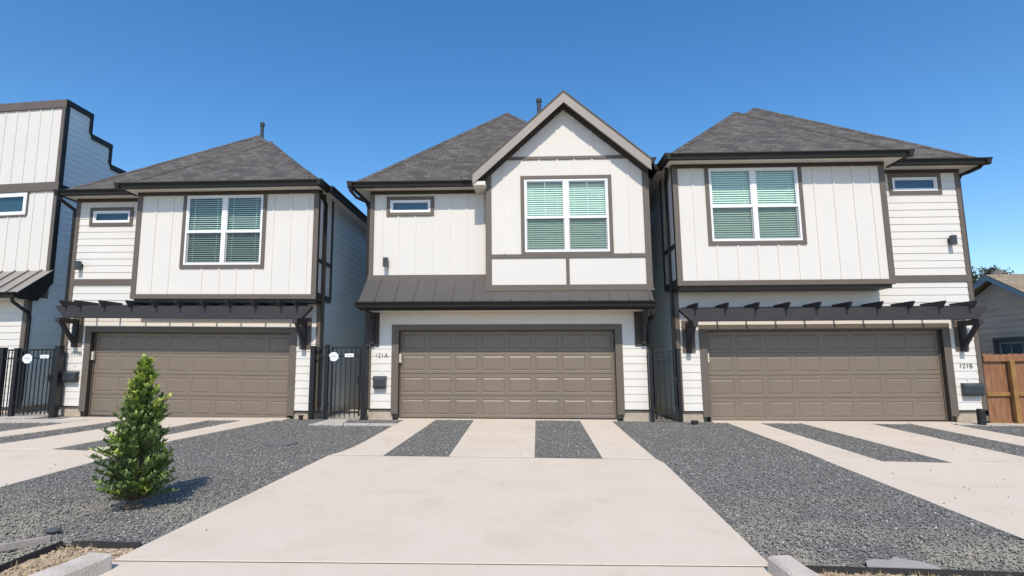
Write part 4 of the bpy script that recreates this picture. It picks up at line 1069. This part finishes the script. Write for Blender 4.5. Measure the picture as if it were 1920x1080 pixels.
def scatter_nodes(ob, objs, smin, smax, name, upright=False):
    ng = bpy.data.node_groups.new(name, 'GeometryNodeTree')
    ng.interface.new_socket('Geometry', in_out='INPUT', socket_type='NodeSocketGeometry'); ng.interface.new_socket('Geometry', in_out='OUTPUT', socket_type='NodeSocketGeometry')
    gi = ng.nodes.new('NodeGroupInput'); go = ng.nodes.new('NodeGroupOutput')
    ci = ng.nodes.new('GeometryNodeCollectionInfo'); ci.inputs['Collection'].default_value = objs; ci.inputs['Separate Children'].default_value = True; ci.inputs['Reset Children'].default_value = True
    ip = ng.nodes.new('GeometryNodeInstanceOnPoints'); ip.inputs['Pick Instance'].default_value = True
    rv = ng.nodes.new('FunctionNodeRandomValue'); rv.data_type = 'FLOAT_VECTOR'; rv.inputs[0].default_value = (-.5, -.5, 0); rv.inputs[1].default_value = (.5, .5, 6.28)
    sv = ng.nodes.new('FunctionNodeRandomValue'); sv.data_type = 'FLOAT'; sv.inputs[2].default_value = smin; sv.inputs[3].default_value = smax
    L_ = ng.links.new
    L_(gi.outputs[0], ip.inputs['Points']); L_(ci.outputs[0], ip.inputs['Instance']); L_(rv.outputs[0], ip.inputs['Rotation']); L_(sv.outputs[1], ip.inputs['Scale']); L_(ip.outputs[0], go.inputs[0])
    md = ob.modifiers.new('scatter', 'NODES'); md.node_group = ng
scatter_nodes(gv, stone_col,   .011, .025, 'gravel_scatter')

SOILST = mk('soil_clod', (.40, .28, .17), .95, .3, 8, col2=(.62, .50, .36))
soil_col = bpy.data.collections.new('clod_shapes')
for o in stones:
    me2 = o.data.copy(); me2.materials.clear(); me2.materials.append(SOILST); soil_col.objects.link(bpy.data.objects.new('clod', me2))
pts2 = []; rs = random.Random(9)
for _ in range(1500): x = rs.uniform(-4.2, -3.5); y = rs.uniform(4.0, 4.92); pts2.append(G(x, y, -.045 + rs.uniform(-.01, .012)))
for _ in range(4500): x = rs.uniform(1.95, 4.4); y = rs.uniform(4.3, 4.66); pts2.append(G(x, y, -.045 + rs.uniform(-.01, .012)))
me = bpy.data.meshes.new('soil_clods'); me.from_pydata(pts2, [], []); cl = bpy.data.objects.new('soil_clods', me); COL.objects.link(cl)
cl['kind'] = 'stuff'; cl['label'] = 'tan clods and pebbles lying on the bare soil by the kerbs'; cl['category'] = 'soil clods'
scatter_nodes(cl, soil_col, .008, .038, 'clod_scatter')

# dry weeds on the soil
b = B(); rs = random.Random(11)
def tuft(x, y, n, h):
    for _ in range(n):
        a = rs.uniform(0, 6.28); r_ = rs.uniform(0, .04); l = rs.uniform(.4, 1) * h; lean = rs.uniform(.1, .7) * l; w = .003
        x0, y0, z0 = x + math.cos(a) * r_, y + math.sin(a) * r_, zg(x, y) - .04
        px, py = -math.sin(a) * w, math.cos(a) * w
        b.add([(x0 - px, y0 - py, z0), (x0 + px, y0 + py, z0), (x0 + math.cos(a) * lean, y0 + math.sin(a) * lean, z0 + l)], [(0, 1, 2)])
for _ in range(26): tuft(rs.uniform(-4.18, -3.6), rs.uniform(4.1, 4.9), 12, .07)
for _ in range(90): tuft(rs.uniform(2.0, 4.3), rs.uniform(4.4, 4.66), 14, .055)
o = b.build('dry_grass', DRYG); o['kind'] = 'stuff'; o['label'] = 'dry straw coloured weeds on the bare soil by the kerbs'; o['category'] = 'grass'

# ================================================================== vegetation
def leaf_cloud(b, pos, d, size, tint, rs, k=1):
    """one folded pointed leaf starting at pos along d"""
    d = d.normalized(); up = Vector((rs.uniform(-.4, .4), rs.uniform(-.4, .4), 1)); a = d.cross(up)
    if a.length < .1: a = d.cross(Vector((1, 0, 0)))
    a.normalize(); n = a.cross(d); w = size * .24; m_ = pos + d * size * .5 + n * size * .02
    b.add([pos, m_ + a * w - n * w * .25, pos + d * size - n * size * .12, m_ - a * w - n * w * .25, m_], [(0, 1, 4), (1, 2, 4), (2, 3, 4), (3, 0, 4)])
    b.c += [tint] * 5
rs = random.Random(5)
tx, ty_ = -4.37, 6.03; tz0 = zg(tx, ty_); TH = 1.52
root = thing('young_evergreen', 'young cone shaped evergreen shrub with yellow green tips standing in the gravel', 'shrub', (tx, ty_, tz0 - .02))
b = B(); b.tube([(tx, ty_, tz0 - .05), (tx + .01, ty_, tz0 + .35), (tx - .01, ty_ + .01, tz0 + .9), (tx + .01, ty_, tz0 + 1.45)], [.020, .015, .011, .004], 8)
def rad(h):
    # outline: widest a little above the ground, waisted, two leaders on top
    P = [(0, .20), (.06, .34), (.18, .41), (.33, .37), (.48, .29), (.60, .225), (.72, .19), (.82, .14), (.90, .07), (1, .01)]
    for (h0, r0), (h1, r1) in zip(P, P[1:]):
        if h0 <= h <= h1: return r0 + (r1 - r0) * (h - h0) / (h1 - h0)
    return .02
fol = B()
tips = []
nb = 380
for i in range(nb):
    h = .03 + .93 * (1 - math.sqrt(1 - (i + .5) / nb)) if False else .02 + .95 * ((i + rs.random()) / nb) ** 1.12
    az = rs.uniform(0, 6.28); rr = rad(h) * .93 * rs.uniform(.62, 1.12) * (1 + .22 * math.sin(az * 3 + h * 9))
    base = Vector((tx, ty_, tz0 + .06 + max(0, h - .10) * TH)); tip = Vector((tx + math.cos(az) * rr, ty_ + math.sin(az) * rr, tz0 + .06 + h * TH + .10 * rs.random()))
    b.tube([base, base.lerp(tip, .55) + Vector((0, 0, -.01)), tip], [.0045, .003, .0018], 5)
    tips.append((base, tip, h))
for dx, hh in ((-.055, .97), (.035, 1.0)):
    for q in range(16):
        h = .74 + (hh - .74) * q / 15; az = rs.uniform(0, 6.28); rr = .05 * (1 - q / 20)
        base = Vector((tx + dx * (h - .6) * 2.5, ty_, tz0 + h * TH)); tip = base + Vector((math.cos(az) * rr, math.sin(az) * rr, .05))
        tips.append((base, tip, h)); 
    b.tube([(tx + dx * .3, ty_, tz0 + .7 * TH), (tx + dx, ty_, tz0 + hh * TH)], [.006, .003], 5)
b.build('trunk', BARK, root)
for base, tip, h in tips:
    d = (tip - base); Lb = d.length; dn_ = d.normalized() if Lb > 1e-4 else Vector((0, 0, 1))
    young = rs.random() < (.06 + .55 * max(0, h - .45) / .55)
    n = int(13 + Lb * 52)
    for j in range(n):
        f = (j / n) ** .7; p = base.lerp(tip, f) if Lb > .12 else base.lerp(tip, f)
        if f < .25 and rs.random() < .5: continue
        a = rs.uniform(0, 6.28); side = Vector((math.cos(a), math.sin(a), rs.uniform(-.1, .9)))
        dd = dn_ * .5 + side * .9 + Vector((0, 0, .45))
        t_ = rs.uniform(.1, .62) + (.12 if h > .6 else 0)
        if young and f > .6: t_ = rs.uniform(.75, 1.0)
        leaf_cloud(fol, p, dd, rs.uniform(.044, .076), t_, rs)
fol.build('foliage', LEAFM, root)
b = B(); b2 = B(); rs2 = random.Random(8)
for _ in range(60):
    a = rs2.uniform(0, 6.28); r_ = rs2.uniform(.02, .11); p = Vector(G(tx + math.cos(a) * r_, ty_ - .06 + math.sin(a) * r_ * .8, .012 + rs2.random() * .02))
    leaf_cloud(b2, p, Vector((rs2.uniform(-1, 1), rs2.uniform(-1, 1), .1)), .04, rs2.random(), rs2)
o = b2.build('leaf_litter', leafmat('dry_leaves', [(0, (.28, .14, .07)), (1, (.50, .30, .17))], .1)); o['kind'] = 'stuff'; o['label'] = 'dry reddish leaves at the foot of the young evergreen'; o['category'] = 'leaves'

def bigtree(x, y, z0, cz, crad, blobs, label, seed, n=2600, grp=None):
    rs = random.Random(seed); root = thing('tree', label, 'tree', (x, y, z0), grp)
    tr = B(); tr.tube([(x, y, z0), (x + .1, y, z0 + 1.5), (x, y, cz - crad * 1.1)], [.22, .17, .08], 10)
    fo = B()
    for bx, by, bz, br in blobs:
        c = Vector((x + bx, y + by, cz + bz))
        tr.tube([(x, y, cz - crad * 1.1), (x + bx * .5, y + by * .5, cz + bz * .3 - .5), c], [.06, .03, .01], 6)
        for q in range(34):
            v_ = Vector((rs.gauss(0, 1), rs.gauss(0, 1), rs.gauss(0, 1))).normalized() * br * rs.uniform(.5, 1.08)
            cc = c + v_; tint = rs.uniform(0, .8); rr = rs.uniform(.10, .24)
            tr.tube([c, cc], [.012, .004], 4)
            for _ in range(n // (34 * len(blobs)) + 1):
                o_ = Vector((rs.gauss(0, 1), rs.gauss(0, 1), rs.gauss(0, .7))) * rr * .6
                leaf_cloud(fo, cc + o_, Vector((rs.uniform(-1, 1), rs.uniform(-1, 1), rs.uniform(-.6, .8))), rs.uniform(.09, .17), min(1, max(0, tint + rs.uniform(-.2, .2))), rs)
    tr.build('trunk', BARK, root); fo.build('crown', TREEM, root)
bigtree(19.3, 25.6, 0, 4.5, 1.6, [(-.7, 0, .1, .55), (-.1, 0, .75, .5), (.1, .3, .1, .7), (-1.2, 0, -.5, .6), (-.4, .2, .55, .35), (.0, -.4, -.7, .8), (-1.6, 0, -.9, .6)], 'dusty green tree behind the old house, tallest and nearest the white house', 21, 11000, 'trees behind the old house')
bigtree(21.6, 26.5, 0, 4.4, 1.4, [(-.3, 0, .65, .5), (.2, .2, .1, .6), (.9, 0, -.1, .4), (1.35, 0, -.35, .35), (-.6, 0, -.2, .55), (-.1, 0, -.8, .8)], 'dusty green tree behind the old house roof, at the right edge', 22, 10000, 'trees behind the old house')

# ================================================================== old neighbour house, gable end facing left
X0 = 13.0
root = thing('old_house', 'old grey single storey house with blue grey gable trim behind the wooden fence', 'house', (17, 15.5, -.2))
py_, pz_ = 16.0, 3.70; sn, sf = .56, .44
def nz(y): return pz_ - (py_ - y) * sn if y < py_ else pz_ - (y - py_) * sf
b = B()
yn, yf = 12.6, 19.2
z = -.1
P = lambda a, zz, o: (X0 - o, a, zz)
while z < 3.7:
    ze = z + .165; L_ = .022
    def ext(zz): # y-range under the roof line at height zz
        a = max(yn, py_ - (pz_ - zz) / sn); c = min(yf, py_ + (pz_ - zz) / sf); return a, c
    a0, c0 = ext(z + .16); a1, c1 = ext(min(ze + .16, pz_ - .02))
    b.add([P(a0, z, L_), P(c0, z, L_), P(c1, ze, .001), P(a1, ze, .001)], [(0, 1, 2, 3)]); b.add([P(a0, z, 0), P(c0, z, 0), P(c0, z, L_), P(a0, z, L_)], [(0, 1, 2, 3)])
    z = ze
b.build('gable_wall', NSIDE, root)
b = B(); b.add([(X0 + .05, yn, -.2), (22, yn, -.2), (22, yn, nz(yn) - .1), (X0 + .05, yn, nz(yn) - .1)], [(0, 1, 2, 3)])
b.add([(X0 + .05, yf, -.2), (22, yf, -.2), (22, yf, nz(yf) - .1), (X0 + .05, yf, nz(yf) - .1)], [(0, 1, 2, 3)])
b.add([(22, yn, -.2), (22, yf, -.2), (22, yf, nz(yf) - .1), (22, py_, pz_ - .1), (22, yn, nz(yn) - .1)], [(0, 1, 2, 3, 4)]); b.build('rear_wall', NSIDE, root)
b = B(); xo = 12.68; ya, yb = 12.2, 19.6; Ls = math.hypot(py_ - ya, pz_ - nz(ya)); Lf = math.hypot(yb - py_, pz_ - nz(yb))
b.add([(xo, ya, nz(ya)), (22.3, ya, nz(ya)), (22.3, py_, pz_), (xo, py_, pz_)], [(0, 1, 2, 3)], [[(0, 0), (9.6, 0), (9.6, Ls), (0, Ls)]])
b.add([(xo, yb, nz(yb)), (22.3, yb, nz(yb)), (22.3, py_, pz_), (xo, py_, pz_)], [(0, 1, 2, 3)], [[(0, 0), (9.6, 0), (9.6, Lf), (0, Lf)]])
for p, q in ((ya, py_), (py_, yb)): b.add([(xo, p, nz(p)), (xo, q, nz(q)), (xo, q, nz(q) - .03), (xo, p, nz(p) - .03)], [(0, 1, 2, 3)], [[(0, 0)] * 4])
rf = b.build('roof', NSHING, root)
for p, q in ((ya, py_), (py_, yb)):
    b = B(); b.prism([(p, nz(p) - .17), (q, nz(q) - .17), (q, nz(q) - .028), (p, nz(p) - .028)], 'x', xo + .004, xo + .03); b.build('rake_board', NFASC, rf)
b = B()
for p, q in ((ya, py_), (py_, yb)): b.add([(xo + .03, p, nz(p) - .06), (xo + .03, q, nz(q) - .06), (22, q, nz(q) - .06), (22, p, nz(p) - .06)], [(0, 1, 2, 3)])
b.build('soffit', NSOFF, rf)
wy0, wy1, wz0, wz1 = 14.7, 16.17, .9, 1.80
b = B()
b.box(X0 - .05, X0 - .02, wy1 - .06, wy1 + .02, wz0, wz1); b.box(X0 - .05, X0 - .02, wy0 - .02, wy0 + .06, wz0, wz1); b.box(X0 - .05, X0 - .02, wy0 + .06, wy1 - .06, wz1 - .06, wz1 + .0); b.box(X0 - .05, X0 - .02, wy0 + .06, wy1 - .06, wz0, wz0 + .06)
wn = b.build('window', mk('pale_blue_window_paint', (.25, .32, .35), .6, .1, 5), root)
b = B()
for yy in (wy0 + .37, wy0 + .735, wy0 + 1.1): b.box(X0 - .04, X0 - .025, yy - .012, yy + .012, wz0 + .06, wz1 - .06)
b.build('muntin', MATS['pale_blue_window_paint'], wn)
b = B(); b.box(X0 - .028, X0 - .022, wy0 + .02, wy1 - .02, wz0 + .02, wz1 - .02); b.build('pane', mk('dark_teal_glass', (.02, .045, .055), .15, .1, 3), wn)
b = B(); b.box(X0 - .16, X0 - .02, wy0 - .08, wy1 + .08, wz1 + .03, wz1 + .12); b.box(X0 - .14, X0 - .02, wy1 + .03, wy1 + .10, wz0, wz1 + .03); b.build('window_hood', mk('weathered_dark_wood', (.09, .085, .08), .85, .3, 8, .4, 30), wn)

# ================================================================== wooden fence (we see its rails)
yF = 13.42; root = thing('wooden_fence', 'reddish cedar fence with yellow pine post to the right of the right house', 'fence', (11.5, yF, -.3))
x = 10.33; i = 0; rs = random.Random(2)
while x < 15.0:
    b = B(); w = .135; zt = 1.46 + rs.uniform(-.006, .006)
    b.prism([(x, -.25), (x + w, -.25), (x + w, zt - .03), (x + w - .03, zt), (x + .03, zt), (x, zt - .03)], 'y', yF, yF + .016 + .003 * (i % 2))
    b.build('picket', CEDAR, root); x += w + .005; i += 1
b = B(); b.box(10.31, 15, yF - .06, yF - .003, 1.29, 1.43)
b.build('top_rail', CEDAR, root, bevel=.004)
for z in (.50, -.16):
    b = B(); b.box(10.31, 15, yF - .045, yF - .003, z, z + .085); b.build('rail', PINE, root, bevel=.004)
for x in (10.82, 13.2):
    b = B(); b.box(x, x + .10, yF - .15, yF - .062, -.4, 1.30); b.build('post', PINE, root, bevel=.004)

# ================================================================== camera, light, sky
rows = [[0.9988885, 0.04568853, -0.01159018], [-0.01753504, 0.13194789, -0.99110155], [-0.04375267, 0.99020317, 0.13260238]]
cam = bpy.data.cameras.new('camera'); co = bpy.data.objects.new('camera', cam); COL.objects.link(co)
M = Matrix(((rows[0][0], -rows[1][0], -rows[2][0]), (rows[0][1], -rows[1][1], -rows[2][1]), (rows[0][2], -rows[1][2], -rows[2][2]))).to_4x4()
M.translation = (0, 0, 1.41); co.matrix_world = M
cam.sensor_width = 36; cam.sensor_fit = 'HORIZONTAL'; cam.lens = 1035 / 1920 * 36; cam.clip_end = 1500; cam.clip_start = .05
sc.camera = co
EL, AZ = R(49.5), R(2.5)
sun = bpy.data.lights.new('sun', 'SUN'); so = bpy.data.objects.new('sun', sun); COL.objects.link(so)
sun.energy = 3.05; sun.angle = R(.53); sun.color = (1, .915, .79)
d = Vector((-math.sin(AZ) * math.cos(EL), math.cos(AZ) * math.cos(EL), -math.sin(EL)))
so.rotation_euler = d.to_track_quat('-Z', 'Y').to_euler(); so.location = (0, -10, 20)
w = bpy.data.worlds.new('World'); sc.world = w; w.use_nodes = True; nt = w.node_tree
bg = nt.nodes['Background']; sky = nt.nodes.new('ShaderNodeTexSky'); sky.sky_type = 'NISHITA'; sky.sun_disc = False
sky.sun_elevation = EL; sky.sun_rotation = R(180) - AZ; sky.air_density = 1.0; sky.dust_density = .6; sky.ozone_density = 2.2
hs = nt.nodes.new('ShaderNodeHueSaturation'); hs.inputs['Saturation'].default_value = 1.31; hs.inputs['Value'].default_value = 1.02
nt.links.new(sky.outputs[0], hs.inputs['Color']); nt.links.new(hs.outputs[0], bg.inputs['Color']); bg.inputs['Strength'].default_value = .15
sc.render.engine = 'CYCLES'
sc.render.resolution_x = 1024; sc.render.resolution_y = 576
vs_ = sc.view_settings; vs_.view_transform = 'Standard'; vs_.look = 'None'; vs_.gamma = 1; vs_.exposure = .32; vs_.use_curve_mapping = False
for o in bpy.data.objects:
    if '_o' in o: del o['_o']
